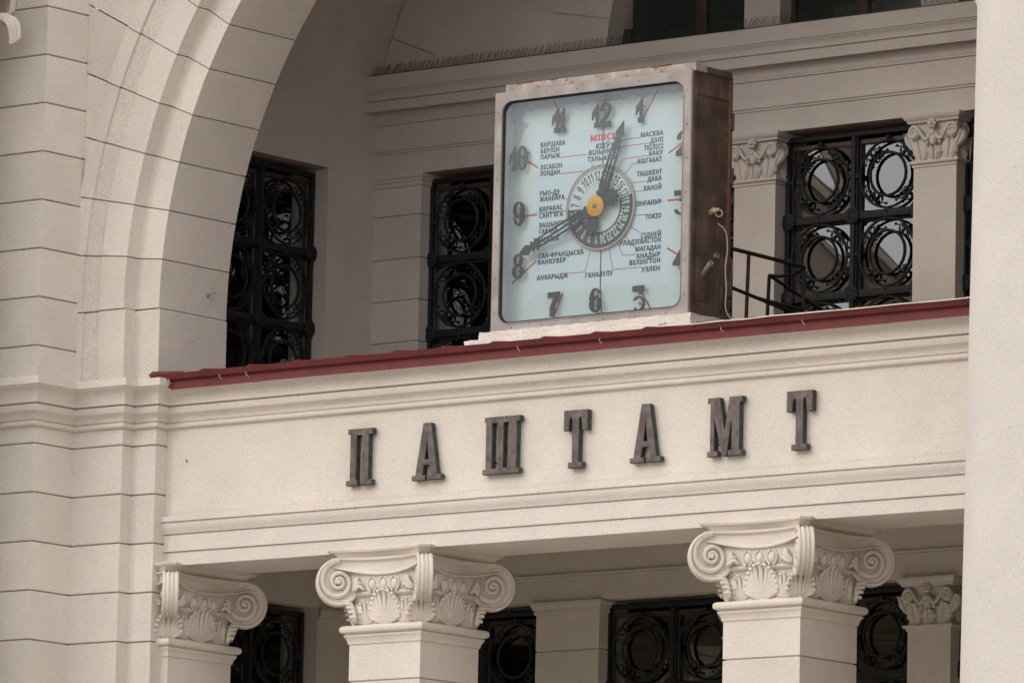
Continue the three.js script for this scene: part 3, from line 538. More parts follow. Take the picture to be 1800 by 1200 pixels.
{
  const t = thing('porch_roof', 'dark red sheet metal roof edge along the porch cornice', 'roof', [0, 11.507, -0.04]);
  const L = (g) => g.translate(0, -11.5, 0);
  // fascia in lengths with lapped joints
  const xs = [-4.93, -3.75, -2.45, -1.1, 0.2, 1.45, 2.7, 3.9, 5.19];
  const r = rngOf(9);
  for (let k = 0; k < xs.length - 1; k++) {
    const dz = (k % 2) * 0.0025 + 0.001, tip = (r() - 0.5) * 0.005;
    mesh(t, 'fascia_sheet', fin(L(mould([[xs[k], 0], [xs[k + 1] + 0.01, 0]], [[0.29, 11.536], [0.312 + dz, 11.530 + tip], [0.31 + dz, 11.545], [0.303 + dz, 11.628], [0.318 + dz, 11.634], [0.318 + dz, 11.64], [0.26, 11.65]]))), redMetal);
  }
  // roof sheets with an overhanging bent drip edge, standing seams between them
  const ss = []; for (let x = -5.12; x < 5.2; x += 0.62) ss.push(x);
  ss.forEach((x) => {
    const x1 = Math.min(5.46, x + 0.618), j = (r() - 0.5) * 0.002;
    const g = geo([x, 11.683 + j, 0.39, x1, 11.682 + j, 0.39, x1, 11.735 + j, -0.12, x, 11.74 + j, -0.12, x1, 11.775, -0.6, x, 11.775, -0.6], [0, 1, 2, 0, 2, 3, 3, 2, 4, 3, 4, 5]);
    const h = geo([x, 11.630 + j, 0.352, x1, 11.630 + j, 0.352, x1, 11.682 + j, 0.39, x, 11.683 + j, 0.39, x, 11.648, 0.29, x1, 11.648, 0.29], [0, 1, 2, 0, 2, 3, 4, 5, 1, 4, 1, 0]);
    mesh(t, 'roof_sheet', fin(L(merge([g, h]))), redMetal);
    mesh(t, 'standing_seam', fin(L(geo([x - 0.008, 11.684 + j, 0.38, x + 0.03, 11.684 + j, 0.38, x + 0.03, 11.735 + j, -0.12, x - 0.008, 11.735 + j, -0.12, x - 0.008, 11.71 + j, 0.33, x + 0.012, 11.71 + j, 0.33, x + 0.012, 11.765 + j, -0.12, x - 0.008, 11.765 + j, -0.12], [0, 1, 5, 0, 5, 4, 1, 2, 6, 1, 6, 5, 0, 4, 7, 0, 7, 3, 4, 5, 6, 4, 6, 7]))), redMetal);
  });
  mesh(t, 'flat_roof', fin(L(box(-XS, XS, 11.66, 11.774, ZB, -0.55))), redMetal);
  // left end: sheet folded out over the pier cornice, with its dark underside edge
  mesh(t, 'end_sheet', fin(L(geo([-5.19, 11.735, 0.3, -5.2, 11.7, 0.35, -5.17, 11.65, 0.36, -4.72, 11.69, 0.392, -4.72, 11.705, 0.33, -4.72, 11.68, 0.394], [0, 1, 5, 0, 5, 4, 1, 2, 3, 1, 3, 5]))), redMetal);
  mesh(t, 'end_lip', fin(L(geo([-5.22, 11.64, 0.30, -5.05, 11.615, 0.335, -4.93, 11.532, 0.315, -4.93, 11.634, 0.31, -5.12, 11.645, 0.28], [0, 1, 4, 1, 3, 4, 1, 2, 3]))), redMetal);
  for (const x of [-4.92, -4.25, -3.9, -0.45, 0.55, 2.0, 2.95]) { mesh(t, 'wire_clip', fin(L(vtube([V(x, 11.636, 0.35), V(x - 0.006, 11.626, 0.362), V(x + 0.004, 11.60, 0.355), V(x + 0.01, 11.585, 0.33)], 0.0028, 5)), 1), cableWhite); }
}

// ------------------------------------------------------------------ porch columns
const voluteGeo = (() => {
  const R = 0.205, T = 0.074, parts = [];
  const prof = [[0.0001, T - 0.044], [R * 0.5, T - 0.042], [R * 0.84, T - 0.032], [R * 0.93, T + 0.004], [R * 1.0, T + 0.002], [R * 1.02, T - 0.014], [R * 0.965, T - 0.028], [R * 0.965, T - 0.036], [R * 1.03, T - 0.05], [R * 1.03, 0.016], [R * 0.965, 0.012], [R * 0.965, 0]];
  const all = [...prof, ...prof.slice(0, -1).reverse().map(([x, y]) => [x, -y])].map(([x, y]) => new THREE.Vector2(x, y));
  parts.push(new THREE.LatheGeometry(all, 40).rotateX(Math.PI / 2));
  for (const s of [-1, 1]) {
    const pts = spiralPts(R * 0.93, 2.35, 0.42, s, Math.PI / 2, 70, s * (T - 0.024));
    pts.forEach((p, i) => { if (i / 70 > 0.25) p.z += s * 0.02 * (i / 70 - 0.25); });
    parts.push(vtube(pts, (u) => 0.027 - 0.013 * u, 8));
    parts.push(xf(new THREE.SphereGeometry(0.026, 12, 8), { t: [0, 0, s * (T - 0.012)] }));
  }
  return fin(merge(parts), 0.75);
})();
// acanthus of overlapping ribbed lobes on a low ground leaf; the middle tip curls out
function lobedLeaf(w, h, d, curl, n = 4, thick = 1) {
  const parts = [acanthus(w * 0.82, h * 0.9, d * 0.55, curl * 0.4, n, 14, 12)];
  for (let k = -n; k <= n; k++) {
    const a = Math.abs(k) / n, sg = Math.sign(k), ty = h * (1 - 0.68 * Math.pow(a, 1.5)), tx = sg * w * 0.5 * Math.pow(Math.sin(Math.min(1, a * 1.02) * Math.PI / 2), 0.8), z = d * (1 - 0.35 * a);
    const pts = new THREE.CatmullRomCurve3([V(tx * 0.14, 0.0, z * 0.45), V(tx * 0.5, ty * 0.3, z * 0.75), V(tx * 0.94, ty * 0.66, z), V(tx * 1.03, ty * 0.9, z + curl * 0.35 * (1 - a)), V(tx * 0.98, ty * 1.0 - curl * 0.1, z + curl * (1 - 0.55 * a))]).getPoints(14);
    parts.push(vtube(pts, (u) => thick * w * (0.036 + 0.055 * Math.sin(Math.pow(u, 0.8) * Math.PI * 0.86)), 8));
    if (k) { const q = pts[9]; parts.push(vtube([V(q.x * 0.86, q.y * 0.9, q.z), V(q.x + sg * w * 0.03, q.y + 0.004, q.z + 0.004), V(q.x + sg * w * 0.075, q.y - h * 0.015, q.z - 0.004)], (u) => thick * w * (0.04 - 0.018 * u), 6)); }
  }
  return fin(merge(parts), 1.0);
}
const leafBig = lobedLeaf(0.37, 0.35, 0.042, 0.055, 6, 0.78);
const leafSide = lobedLeaf(0.21, 0.25, 0.03, 0.03, 4, 1.0);
const leafCorner = lobedLeaf(0.25, 0.27, 0.06, 0.12, 5, 1.05);
const eggGeo = fin(merge([xf(new THREE.SphereGeometry(0.05, 14, 10), { s: [0.84, 1.16, 0.8] })]), 1.2);
const eggShell = fin(merge([-1, 1].map((s) => vtube(Array.from({ length: 9 }, (_, i) => { const a = Math.PI / 2 + s * (0.25 + i / 8 * 2.6); return V(Math.cos(a) * 0.057, Math.sin(a) * 0.072, 0.004); }), 0.012, 6))), 1.2);
const dartGeo = fin(merge([new THREE.ConeGeometry(0.017, 0.13, 6).rotateX(Math.PI)]), 0.9);
const palmGeo = (s) => fin(merge([0, 1, 2].map((k) => vtube(new THREE.CatmullRomCurve3([V(-s * 0.05, -0.055 + k * 0.012, 0), V(-s * 0.005, -0.045 + k * 0.03, 0.02), V(s * (0.045 - k * 0.012), -0.01 + k * 0.035, 0.014), V(s * (0.09 - k * 0.03), -0.045 + k * 0.055, 0.0)]).getPoints(8), (u) => 0.010 + 0.014 * Math.sin(u * Math.PI), 6))), 1.2);
const palmL = palmGeo(-1), palmR = palmGeo(1);
const HS = 0.45; // half width of the shaft
const canalisGeo = (() => {
  // sagging channel between two corner scrolls on one face (face plane z = HS)
  const pos = [], idx = [], NS = 28, prof = [[-0.03, 0.04], [0.0, 0], [0.028, 0.02], [0.03, 0.1], [0.016, 0.17], [-0.004, 0.22], [-0.01, 0.45], [-0.006, 0.74], [0.01, 0.8], [0.028, 0.86], [0.03, 0.94], [0.018, 1], [-0.02, 1]];
  for (let i = 0; i <= NS; i++) {
    const s = i / NS * 2 - 1, x = s * (HS + 0.115), out = HS + 0.035 + 0.115 * Math.pow(Math.abs(s), 2.4), hgt = 0.095 + 0.085 * Math.cos(s * Math.PI / 2) * 1.0;
    for (const [p, v] of prof) pos.push(x, 0.845 - hgt * (1 - v), out + p);
  }
  const n = prof.length; for (let i = 0; i < NS; i++) for (let k = 0; k < n - 1; k++) { const o = i * n + k; idx.push(o, o + n, o + n + 1, o, o + n + 1, o + 1); }
  return fin(geo(pos, idx), 0.7);
})();
const abacusGeo = (() => {
  const ring = (q, y) => { const pts = []; const c = HS + 0.2 + q, k = 0.075;
    for (let f = 0; f < 4; f++) { const a = f * Math.PI / 2; for (let i = 0; i <= 12; i++) { const s = i / 12 * 2 - 1, x = s * (c - k), z = HS + 0.085 + q + (c + k - HS - 0.085 - q - 0.075) * Math.pow(Math.abs(s), 2.2); pts.push(V(x * Math.cos(a) + z * Math.sin(a), y, -x * Math.sin(a) + z * Math.cos(a))); } }
    return pts; };
  const lv = [[-0.075, 0.84], [-0.07, 0.85], [-0.055, 0.872], [-0.03, 0.893], [-0.004, 0.902], [-0.004, 0.91], [0.0, 0.913], [0.002, 0.925], [-0.004, 0.931]], pos = [], idx = [];
  lv.forEach(([q, y]) => ring(q, y).forEach((p) => pos.push(p.x, p.y, p.z)));
  const n = 52; for (let l = 0; l < lv.length - 1; l++) for (let k = 0; k < n; k++) { const a = l * n + k, b = l * n + (k + 1) % n; idx.push(a, b, b + n, a, b + n, a + n); }
  for (const l of [0, lv.length - 1]) { const c = pos.length / 3; pos.push(0, lv[l][1], 0); for (let k = 0; k < n; k++) { const a = l * n + k, b = l * n + (k + 1) % n; l ? idx.push(c, a, b) : idx.push(c, b, a); } }
  return fin(geo(pos, idx), 0.6);
})();
const sqPath = (h) => [[-h, h], [h, h], [h, -h], [-h, -h]];
// local origin: column axis on the ground; capital base at 8.889
function makeColumn(label, x, { faces = [0, 1, 2, 3], corners = [0, 1, 2, 3], name = 'porch_column', group = 'square columns of the porch' } = {}) {
  const t = thing(name, label, 'column', [x, 0, -HS + 0.0], group);
  const js = [6.05, 6.54, 7.035, 7.53, 8.03, 8.528];
  mesh(t, 'shaft_core', fin(mould(sqPath(HS - 0.02), [[0, 0], [0, 8.9]], { closed: true })), plaster);
  mesh(t, 'shaft_foot', fin(mould(sqPath(HS), [[0.06, 0], [0.06, 0.4], [0, 0.45], [0, js[0] - 0.007]], { closed: true })), plaster);
  for (let k = 0; k < js.length; k++) mesh(t, 'shaft_stone', fin(mould(sqPath(HS), courseProfile(js[k], js[k + 1] || 8.906, 0.007, 0.006, 0.03), { closed: true })), PL[k % 3]);
  mesh(t, 'necking', fin(mould(sqPath(HS), [[0.0, 8.892], [0.012, 8.895], [0.016, 8.925], [0.03, 8.955], [0.042, 8.968], [0.042, 8.982], [0.03, 8.985], [0.03, 8.992], [0.052, 8.998], [0.07, 9.012], [0.076, 9.036], [0.07, 9.058], [0.052, 9.072], [0.0, 9.08]], { closed: true }), 0.5), stucco);
  const c = grp(t, 'capital'); c.position.y = 8.889;
  mesh(c, 'bell', fin(mould(sqPath(HS), [[-0.005, 0.18], [-0.03, 0.24], [-0.03, 0.40], [-0.015, 0.46], [0.012, 0.475], [0.028, 0.49], [0.028, 0.515], [0.012, 0.52], [0.02, 0.56], [0.035, 0.60], [0.04, 0.66], [0.03, 0.84]], { closed: true }), 0.5), stucco);
  mesh(c, 'abacus', abacusGeo, stucco);
  for (const f of faces) {
    const ry = f * Math.PI / 2, at = (n, g, lx, y, lz, rz = 0) => { const o = mesh(c, n, g, stucco); o.position.set(lx * Math.cos(ry) + lz * Math.sin(ry), y, -lx * Math.sin(ry) + lz * Math.cos(ry)); o.rotation.set(0, ry, rz, 'YXZ'); return o; };
    at('canalis', canalisGeo, 0, 0, 0);
    at('leaf', leafBig, 0, 0.185, HS - 0.03);
    for (const s of [-1, 1]) { at('side_leaf', leafSide, s * 0.245, 0.185, HS - 0.032, -s * 0.1); at(s < 0 ? 'palmette' : 'palmette', s < 0 ? palmR : palmL, s * 0.335, 0.575, HS + 0.05); }
    for (const k of [-1, 0, 1]) { at('egg', eggGeo, k * 0.14, 0.575, HS + 0.035); at('egg_shell', eggShell, k * 0.14, 0.578, HS + 0.04); }
    for (const k of [-1, 1]) at('dart', dartGeo, k * 0.07, 0.57, HS + 0.045);
  }
  for (const k of corners) {
    const a = Math.PI / 4 + k * Math.PI / 2, dx = Math.sin(a), dz = Math.cos(a), D = HS * Math.SQRT2 + 0.125;
    const v = mesh(c, 'volute', voluteGeo, stucco); v.position.set(dx * D, 0.612, dz * D); v.rotation.y = a - Math.PI / 2; v.scale.set(1.05, 1.13, 1);
    const l = mesh(c, 'corner_leaf', leafCorner, stucco); l.position.set(dx * (HS * Math.SQRT2 - 0.075), 0.185, dz * (HS * Math.SQRT2 - 0.075)); l.rotation.y = a;
  }
  return t;
}
makeColumn('square column with scrolled capital under the first letters, left of centre', -2.293);
makeColumn('square column with scrolled capital under the last letters, right of centre', 2.293);
for (const h of [makeColumn('half pilaster with scrolled capital built against the left pier', -5.115 - HS, { faces: [0, 1], corners: [0, 1], name: 'porch_half_pilaster' }),
makeColumn('half pilaster with scrolled capital against the hidden right pier', 5.115 + HS, { faces: [0, 3], corners: [3, 2], name: 'porch_half_pilaster' })]) { h.position.z = -0.482; h.scale.z = 1.07; }

// ------------------------------------------------------------------ giant columns
function curlLeaf(w, h, out, drop, lobes = 5) {
  const pos = [], idx = [], nu = 14, nv = 28;
  for (let j = 0; j <= nv; j++) {
    const v = j / nv; let y, o; if (v < 0.6) { y = h * v / 0.6; o = 0.04 + 0.3 * out * Math.pow(v / 0.6, 2.4); } else { const q = (v - 0.6) / 0.4; o = 0.04 + out * (0.3 + 0.7 * Math.sin(q * Math.PI * 0.55)); y = h + 0.12 * h * Math.sin(q * Math.PI) - drop * q * q; }
    const W = w / 2 * (v < 0.5 ? 0.7 + 0.5 * v : 0.95 * Math.pow(Math.cos((v - 0.5) / 0.5 * 1.42), 0.9)) * (0.85 + 0.18 * Math.abs(Math.sin(v * Math.PI * lobes)));
    for (let i = 0; i <= nu; i++) { const u = i / nu * 2 - 1; pos.push(u * W, y + 0.02 * Math.cos(u * 9), o + 0.03 * Math.cos(u * Math.PI * 2.5) - 0.05 * u * u); }
  }
  for (let j = 0; j < nv; j++) for (let i = 0; i < nu; i++) { const a = j * (nu + 1) + i; idx.push(a, a + 1, a + nu + 2, a, a + nu + 2, a + nu + 1); }
  const n = pos.length / 3; // thickness
  for (let k = 0; k < n; k++) pos.push(pos[k * 3], pos[k * 3 + 1] - 0.03, pos[k * 3 + 2] - 0.03);
  const m = idx.length; for (let k = 0; k < m; k += 3) idx.push(idx[k] + n, idx[k + 2] + n, idx[k + 1] + n);
  const rim = []; for (let j = 0; j <= nv; j++) rim.push(j * (nu + 1)); for (let i = 1; i <= nu; i++) rim.push(nv * (nu + 1) + i); for (let j = nv - 1; j >= 0; j--) rim.push(j * (nu + 1) + nu);
  for (let k = 0; k < rim.length - 1; k++) idx.push(rim[k], rim[k + 1], rim[k + 1] + n, rim[k], rim[k + 1] + n, rim[k] + n);
  return fin(geo(pos, idx), 0.9);
}
for (const s of [-1, 1]) {
  const t = thing('giant_column', s > 0 ? 'huge smooth pale column shaft filling the right edge' : 'huge column at left, only its capital leaf tips reach into view', 'column', [s < 0 ? -7.15 : 6.85, 0, 1.85], 'giant columns before the facade');
  const pr = [[1.05, 0], [1.05, 0.5], [0.99, 0.6], [0.96, 0.9], [0.91, 0.98]]; for (let k = 0; k <= 20; k++) { const u = k / 20; pr.push([0.895 - 0.19 * u, 1 + u * 13.7]) } if (s > 0) { pr.push([0.7, 15.2]);; }
  const g = new THREE.LatheGeometry(pr.map(([x, y]) => new THREE.Vector2(x, y)), 96); g.deleteAttribute('uv');
  const ng = toCreasedNormals(g, 0.6); { const P = ng.attributes.position, uv = new Float32Array(P.count * 2); for (let i = 0; i < P.count; i += 3) { const as = [0, 1, 2].map((k) => Math.atan2(P.getX(i + k), P.getZ(i + k))); const mx = Math.max(...as); for (let k = 0; k < 3; k++) { let a = as[k]; if (mx - a > Math.PI) a += 2 * Math.PI; uv[(i + k) * 2] = a * 0.78; uv[(i + k) * 2 + 1] = P.getY(i + k); } } ng.setAttribute('uv', new THREE.BufferAttribute(uv, 2)); }
  mesh(t, 'shaft', ng, paleplaster);
  const c = grp(t, 'capital'); c.position.y = s < 0 ? 14.72 : 15.2;
  mesh(c, 'astragal', fin(new THREE.LatheGeometry([[0.7, -0.08], [0.74, -0.07], [0.74, -0.03], [0.78, -0.02], [0.8, 0.02], [0.78, 0.06], [0.7, 0.07]].map(([x, y]) => new THREE.Vector2(x, y)), 64), 0.6), stucco);
  mesh(c, 'bell', fin(new THREE.LatheGeometry([[0.68, 0], [0.68, 1.2], [0.8, 1.8], [0.95, 1.9], [0.95, 2.0], [0.001, 2.0]].map(([x, y]) => new THREE.Vector2(x, y)), 64), 0.6), stucco);
  mesh(c, 'abacus', fin(box(-1.05, 1.05, 2.0, 2.25, -1.05, 1.05)), stucco);
  const l1 = curlLeaf(0.46, 0.55, 0.36, 0.2), l2 = curlLeaf(0.46, 0.95, 0.38, 0.22);
  for (let k = 0; k < 8; k++) { const a = Math.atan2(0.78, -0.627) + k * Math.PI / 4; const o = mesh(c, 'leaf', l1, stucco); o.position.set(Math.sin(a) * 0.66, 0.02, Math.cos(a) * 0.66); o.rotation.y = a; const b = a + Math.PI / 8, q = mesh(c, 'upper_leaf', l2, stucco); q.position.set(Math.sin(b) * 0.66, 0.02, Math.cos(b) * 0.66); q.rotation.y = b; }
  mesh(t, 'entablature_block', fin(box(s < 0 ? -6 : -1.15, s < 0 ? 1.2 : 6, s < 0 ? 16.98 : 17.46, 20, -0.92, 1.1)), paleplaster);
}

// ------------------------------------------------------------------ sign letters
{
  const w0 = 0.56; // height
  const P = (l) => l.map(([x, y]) => [x, y * w0]);
  const defs = {
    pe: { c: 'П', x: -2.612, w: 0.34, sh: (w) => { const s = shapeOf(P([[-w * .5, 0], [-w * .06, 0], [-w * .06, .09], [-w * .12, .09], [-w * .12, .88], [w * .1, .88], [w * .1, .09], [w * .04, .09], [w * .04, 0], [w * .5, 0], [w * .5, .09], [w * .36, .09], [w * .36, .89], [w * .5, .89], [w * .5, 1], [-w * .46, 1], [-w * .46, .91], [-w * .36, .91], [-w * .36, .09], [-w * .5, .09]])); return s; } },
    a: { sh: (w) => { const s = shapeOf(P([[-w * .5, 0], [-w * .04, 0], [-w * .04, .085], [-w * .14, .085], [-w * .1, .26], [w * .1, .26], [w * .14, .09], [w * .02, .09], [w * .02, 0], [w * .5, 0], [w * .5, .09], [w * .36, .09], [w * .12, 1], [-w * .14, 1], [-w * .38, .085], [-w * .5, .085]])); const h = new THREE.Path(); [[-w * .07, .36], [w * .07, .36], [0, .72]].forEach(([x, y], i) => i ? h.lineTo(x, y * w0) : h.moveTo(x, y * w0)); h.closePath(); s.holes.push(h); return s; } },
    sha: { sh: (w) => { const s = shapeOf(P([[-w * .5, 0], [w * .5, 0], [w * .5, .09], [w * .42, .09], [w * .42, .9], [w * .5, .9], [w * .5, 1], [w * .145, 1], [w * .145, .95], [w * .13, .95], [w * .13, 1], [-w * .15, 1], [-w * .15, .95], [-w * .165, .95], [-w * .165, 1], [-w * .46, 1], [-w * .46, .92], [-w * .42, .92], [-w * .42, .09], [-w * .5, .09]])); for (const [a, b] of [[-.25, -.1], [.06, .2]]) { const h = new THREE.Path(); [[a, .1], [b, .1], [b, .89], [a, .89]].forEach(([x, y], i) => i ? h.lineTo(x * w, y * w0) : h.moveTo(x * w, y * w0)); h.closePath(); s.holes.push(h); } return s; } },
    te: { sh: (w) => { const s = new THREE.Shape(), y = (v) => v * w0; s.moveTo(-w * .3, 0); s.lineTo(w * .3, 0); s.lineTo(w * .3, y(.1)); s.lineTo(w * .14, y(.1)); s.lineTo(w * .14, y(.78)); s.quadraticCurveTo(w * .15, y(.88), w * .2, y(.88)); s.quadraticCurveTo(w * .27, y(.86), w * .28, y(.65)); s.lineTo(w * .5, y(.65)); s.lineTo(w * .5, y(1)); s.lineTo(-w * .5, y(1)); s.lineTo(-w * .5, y(.65)); s.lineTo(-w * .28, y(.65)); s.quadraticCurveTo(-w * .27, y(.86), -w * .2, y(.88)); s.quadraticCurveTo(-w * .15, y(.88), -w * .14, y(.78)); s.lineTo(-w * .14, y(.1)); s.lineTo(-w * .3, y(.1)); s.closePath(); return s; } },
    em: { sh: (w) => shapeOf(P([[-w * .5, 0], [-w * .2, 0], [-w * .2, .09], [-w * .3, .09], [-w * .3, .66], [-w * .07, 0], [w * .06, 0], [w * .2, .66], [w * .2, .09], [w * .1, .09], [w * .1, 0], [w * .5, 0], [w * .5, .09], [w * .42, .09], [w * .42, .9], [w * .5, .9], [w * .5, 1], [w * .12, 1], [w * .0, .42], [-w * .16, 1], [-w * .5, 1], [-w * .5, .91], [-w * .42, .91], [-w * .42, .09], [-w * .5, .09]])) },
  };
  const list = [['pe', -2.612, 0.325, 'bronze letter like an open gate, first on the frieze'], ['a', -1.754, 0.37, 'first bronze letter A, left of the three-stem letter'], ['sha', -0.826, 0.455, 'bronze letter of three joined stems on the frieze'], ['te', 0.086, 0.29, 'first bronze letter T, at the middle of the frieze'], ['a', 0.935, 0.372, 'second bronze letter A, left of the bronze M'], ['em', 1.879, 0.41, 'bronze letter M on the right part of the frieze'], ['te', 2.752, 0.30, 'last bronze letter T, at the right end of the word']];
  for (const [k, x, w, label] of list) {
    const t = thing('sign_letter', label, 'letter', [x, 10.453, 0.0], 'bronze letters on the porch frieze');
    const g = fin(extrude(defs[k].sh(w), 0.068, 0.004, 10).translate(0, 0, 0.012), 0.5);
    // face and sides
    const P0 = g.attributes.position, N0 = g.attributes.normal, U0 = g.attributes.uv, face = [], side = [];
    for (let i = 0; i < P0.count; i += 3) (N0.getZ(i) > 0.6 ? face : side).push(i);
    const sub = (ids) => { const q = new THREE.BufferGeometry(); for (const [nm, A] of [['position', P0], ['normal', N0], ['uv', U0]]) { const s = A.itemSize, a = new Float32Array(ids.length * 3 * s); ids.forEach((i, m) => { for (let v = 0; v < 3 * s; v++) a[m * 3 * s + v] = A.array[i * s + v]; }); q.setAttribute(nm, new THREE.BufferAttribute(a, s)); } return q; };
    mesh(t, 'face_plate', sub(face), bronze); mesh(t, 'edge', sub(side), patina);
    mesh(t, 'mounting_stud', fin(rod(V(-w * 0.25, 0.12, -0.03), V(-w * 0.25, 0.12, 0.03), 0.008), 1), iron);
  }
}

// ------------------------------------------------------------------ clock
{
  // plinth
  const pl = thing('clock_plinth', 'rough whitewashed stepped plinth under the clock', 'plinth', [0, 11.70, -0.1]);
  const r = rngOf(77);
  const rough = (g) => { const P = g.attributes.position; for (let i = 0; i < P.count; i++) { const k = Math.sin(P.getX(i) * 31.7 + P.getY(i) * 57 + P.getZ(i) * 17) * 0.006; P.setXYZ(i, P.getX(i) + k, P.getY(i) + k * 0.8, P.getZ(i) - Math.abs(k)); } return g; };
  const wb = (x0, x1, y0, y1, z0, z1) => { const g = new THREE.BoxGeometry(x1 - x0, y1 - y0, z1 - z0, Math.ceil((x1 - x0) * 12), 2, 4); g.translate((x0 + x1) / 2, (y0 + y1) / 2, (z0 + z1) / 2); return rough(g); };
  mesh(pl, 'top_slab', fin(wb(-1.28, 1.31, 0.116, 0.185, -0.72, 0.0), 0.7), whitewash);
  mesh(pl, 'lower_slab', fin(wb(-1.46, 1.315, 0.0, 0.116, -0.74, 0.004), 0.7), whitewash);
  // case: local origin at bottom centre of the front face
  const CY = 13.05, BY = 11.885, ZF = -0.2;
  const t = thing('world_clock', 'large square world clock in a rusty metal case on the porch roof', 'clock', [0, BY, ZF]);
  const H = 2.375, W = 1.21, D = 0.585, cy = CY - BY;
  // front frame with a rounded window
  const fs = new THREE.Shape(); fs.moveTo(-W, 0); fs.lineTo(W, 0); fs.lineTo(W, H); fs.lineTo(-W, H); fs.closePath();
  const ox = 1.118, oy0 = cy - 1.085, oy1 = cy + 1.118, rr = 0.12;
  const rpath = (C, x0, x1, y0, y1, R) => { const h = new C(); h.moveTo(x0 + R, y0); h.lineTo(x1 - R, y0); h.absarc(x1 - R, y0 + R, R, -Math.PI / 2, 0, false); h.lineTo(x1, y1 - R); h.absarc(x1 - R, y1 - R, R, 0, Math.PI / 2, false); h.lineTo(x0 + R, y1); h.absarc(x0 + R, y1 - R, R, Math.PI / 2, Math.PI, false); h.lineTo(x0, y0 + R); h.absarc(x0 + R, y0 + R, R, Math.PI, Math.PI * 1.5, false); return h; };
  fs.holes.push(rpath(THREE.Path, -ox, ox, oy0, oy1, rr));
  mesh(t, 'front_frame', fin(extrude(fs, 0.04, 0.006, 10).translate(0, 0, -0.03), 0.5), casePaint);
  const gs = rpath(THREE.Shape, -ox + 0.004, ox - 0.004, oy0 + 0.004, oy1 - 0.004, rr); gs.holes.push(rpath(THREE.Path, -ox + 0.02, ox - 0.02, oy0 + 0.02, oy1 - 0.02, rr - 0.012));
  mesh(t, 'gasket', fin(extrude(gs, 0.03, 0.004, 10).translate(0, 0, -0.034), 0.5), rubber);
  const bs = rpath(THREE.Shape, -ox - 0.006, ox + 0.006, oy0 - 0.006, oy1 + 0.006, rr + 0.006); bs.holes.push(rpath(THREE.Path, -ox + 0.004, ox - 0.004, oy0 + 0.004, oy1 - 0.004, rr - 0.004));
  mesh(t, 'window_bead', fin(extrude(bs, 0.012, 0.003, 10).translate(0, 0, 0.006), 0.5), casePaint);
  mesh(t, 'glass', fin(new THREE.ShapeGeometry(rpath(THREE.Shape, -ox + 0.006, ox - 0.006, oy0 + 0.006, oy1 - 0.006, rr), 10).translate(0, 0, -0.022)), clockGlass);
  // rivets
  const rv = fin(new THREE.SphereGeometry(0.0065, 8, 6), 1.2);
  for (let k = 0; k < 7; k++) for (const s of [-1, 1]) { const o = mesh(t, 'rivet', rv, rustEdge); o.position.set(s * (W - 0.045), 0.2 + k * 0.33, 0.011); }
  for (let k = 0; k < 6; k++) for (const y of [0.04, H - 0.05]) { const o = mesh(t, 'rivet', rv, rustEdge); o.position.set(-0.95 + k * 0.38, y, 0.011); }
  // case walls
  mesh(t, 'case_side', fin(box(W - 0.022, W, 0.004, H - 0.004, -D, -0.031)), brownPaint);
  mesh(t, 'case_side', fin(box(-W, -W + 0.022, 0.004, H - 0.004, -D, -0.031)), brownPaint);
  mesh(t, 'case_top', fin(box(-W + 0.0225, W - 0.0225, H - 0.026, H - 0.005, -D, -0.031)), brownPaint);
  mesh(t, 'case_bottom', fin(box(-W + 0.0225, W - 0.0225, 0.004, 0.025, -D, -0.031)), brownPaint);
  mesh(t, 'case_back', fin(box(-W + 0.0225, W - 0.0225, 0.0255, H - 0.0265, -D, -D + 0.02)), brownPaint);
  // side details: edge angle, upper band, rust strip at the back, hinges, pipes, hatch
  mesh(t, 'side_angle', fin(rbox(W + 0.0005, W + 0.006, 0.01, H - 0.01, -0.085, -0.0315, 0.002)), brownPaint);
  mesh(t, 'side_band', fin(box(W + 0.0005, W + 0.012, H - 0.22, H + 0.06, -D - 0.01, -0.07)), brownPaint);
  mesh(t, 'back_angle', fin(rbox(W - 0.01, W + 0.014, 0.02, H + 0.02, -D - 0.05, -D - 0.001, 0.004)), rustEdge);
  for (const y of [0.33, 1.42, H - 0.42]) { mesh(t, 'hinge', fin(merge([rbox(W + 0.013, W + 0.03, y - 0.075, y + 0.075, -D - 0.06, -D + 0.0, 0.005), rod(V(W + 0.03, y - 0.085, -D - 0.04), V(W + 0.03, y + 0.085, -D - 0.04), 0.012, 8)]), 0.7), brownPaint); }
  const sideZ = (z) => z - ZF;
  mesh(t, 'hatch', fin(rbox(W + 0.0005, W + 0.007, 0.16, 0.58, -0.32, -0.1, 0.003)), brownPaint);
  mesh(t, 'latch', fin(merge([rbox(W + 0.001, W + 0.016, 0.1, 0.33, -D + 0.04, -D + 0.1, 0.004), rod(V(W + 0.012, 0.0, -D + 0.05), V(W + 0.012, 0.12, -D + 0.05), 0.009, 8)]), 0.7), brownPaint);
  const tube = (p, q, r) => { const d = new THREE.Vector3().subVectors(q, p), L = d.length(); const g = new THREE.LatheGeometry([[r * 0.7, 0], [r * 0.7, L], [r, L], [r, 0]].map(([x, y]) => new THREE.Vector2(x, y)), 16); g.applyQuaternion(new THREE.Quaternion().setFromUnitVectors(V(0, 1, 0), d.normalize())); g.translate(p.x, p.y, p.z); return g; };
  mesh(t, 'pipe_stub', fin(tube(V(W - 0.01, 0.40, -0.21), V(W + 0.17, 0.505, -0.12), 0.024), 0.7), casePaint);
  mesh(t, 'pipe_stub', fin(tube(V(W - 0.01, 0.615, -0.41), V(W + 0.03, 0.625, -0.405), 0.026), 0.7), casePaint);
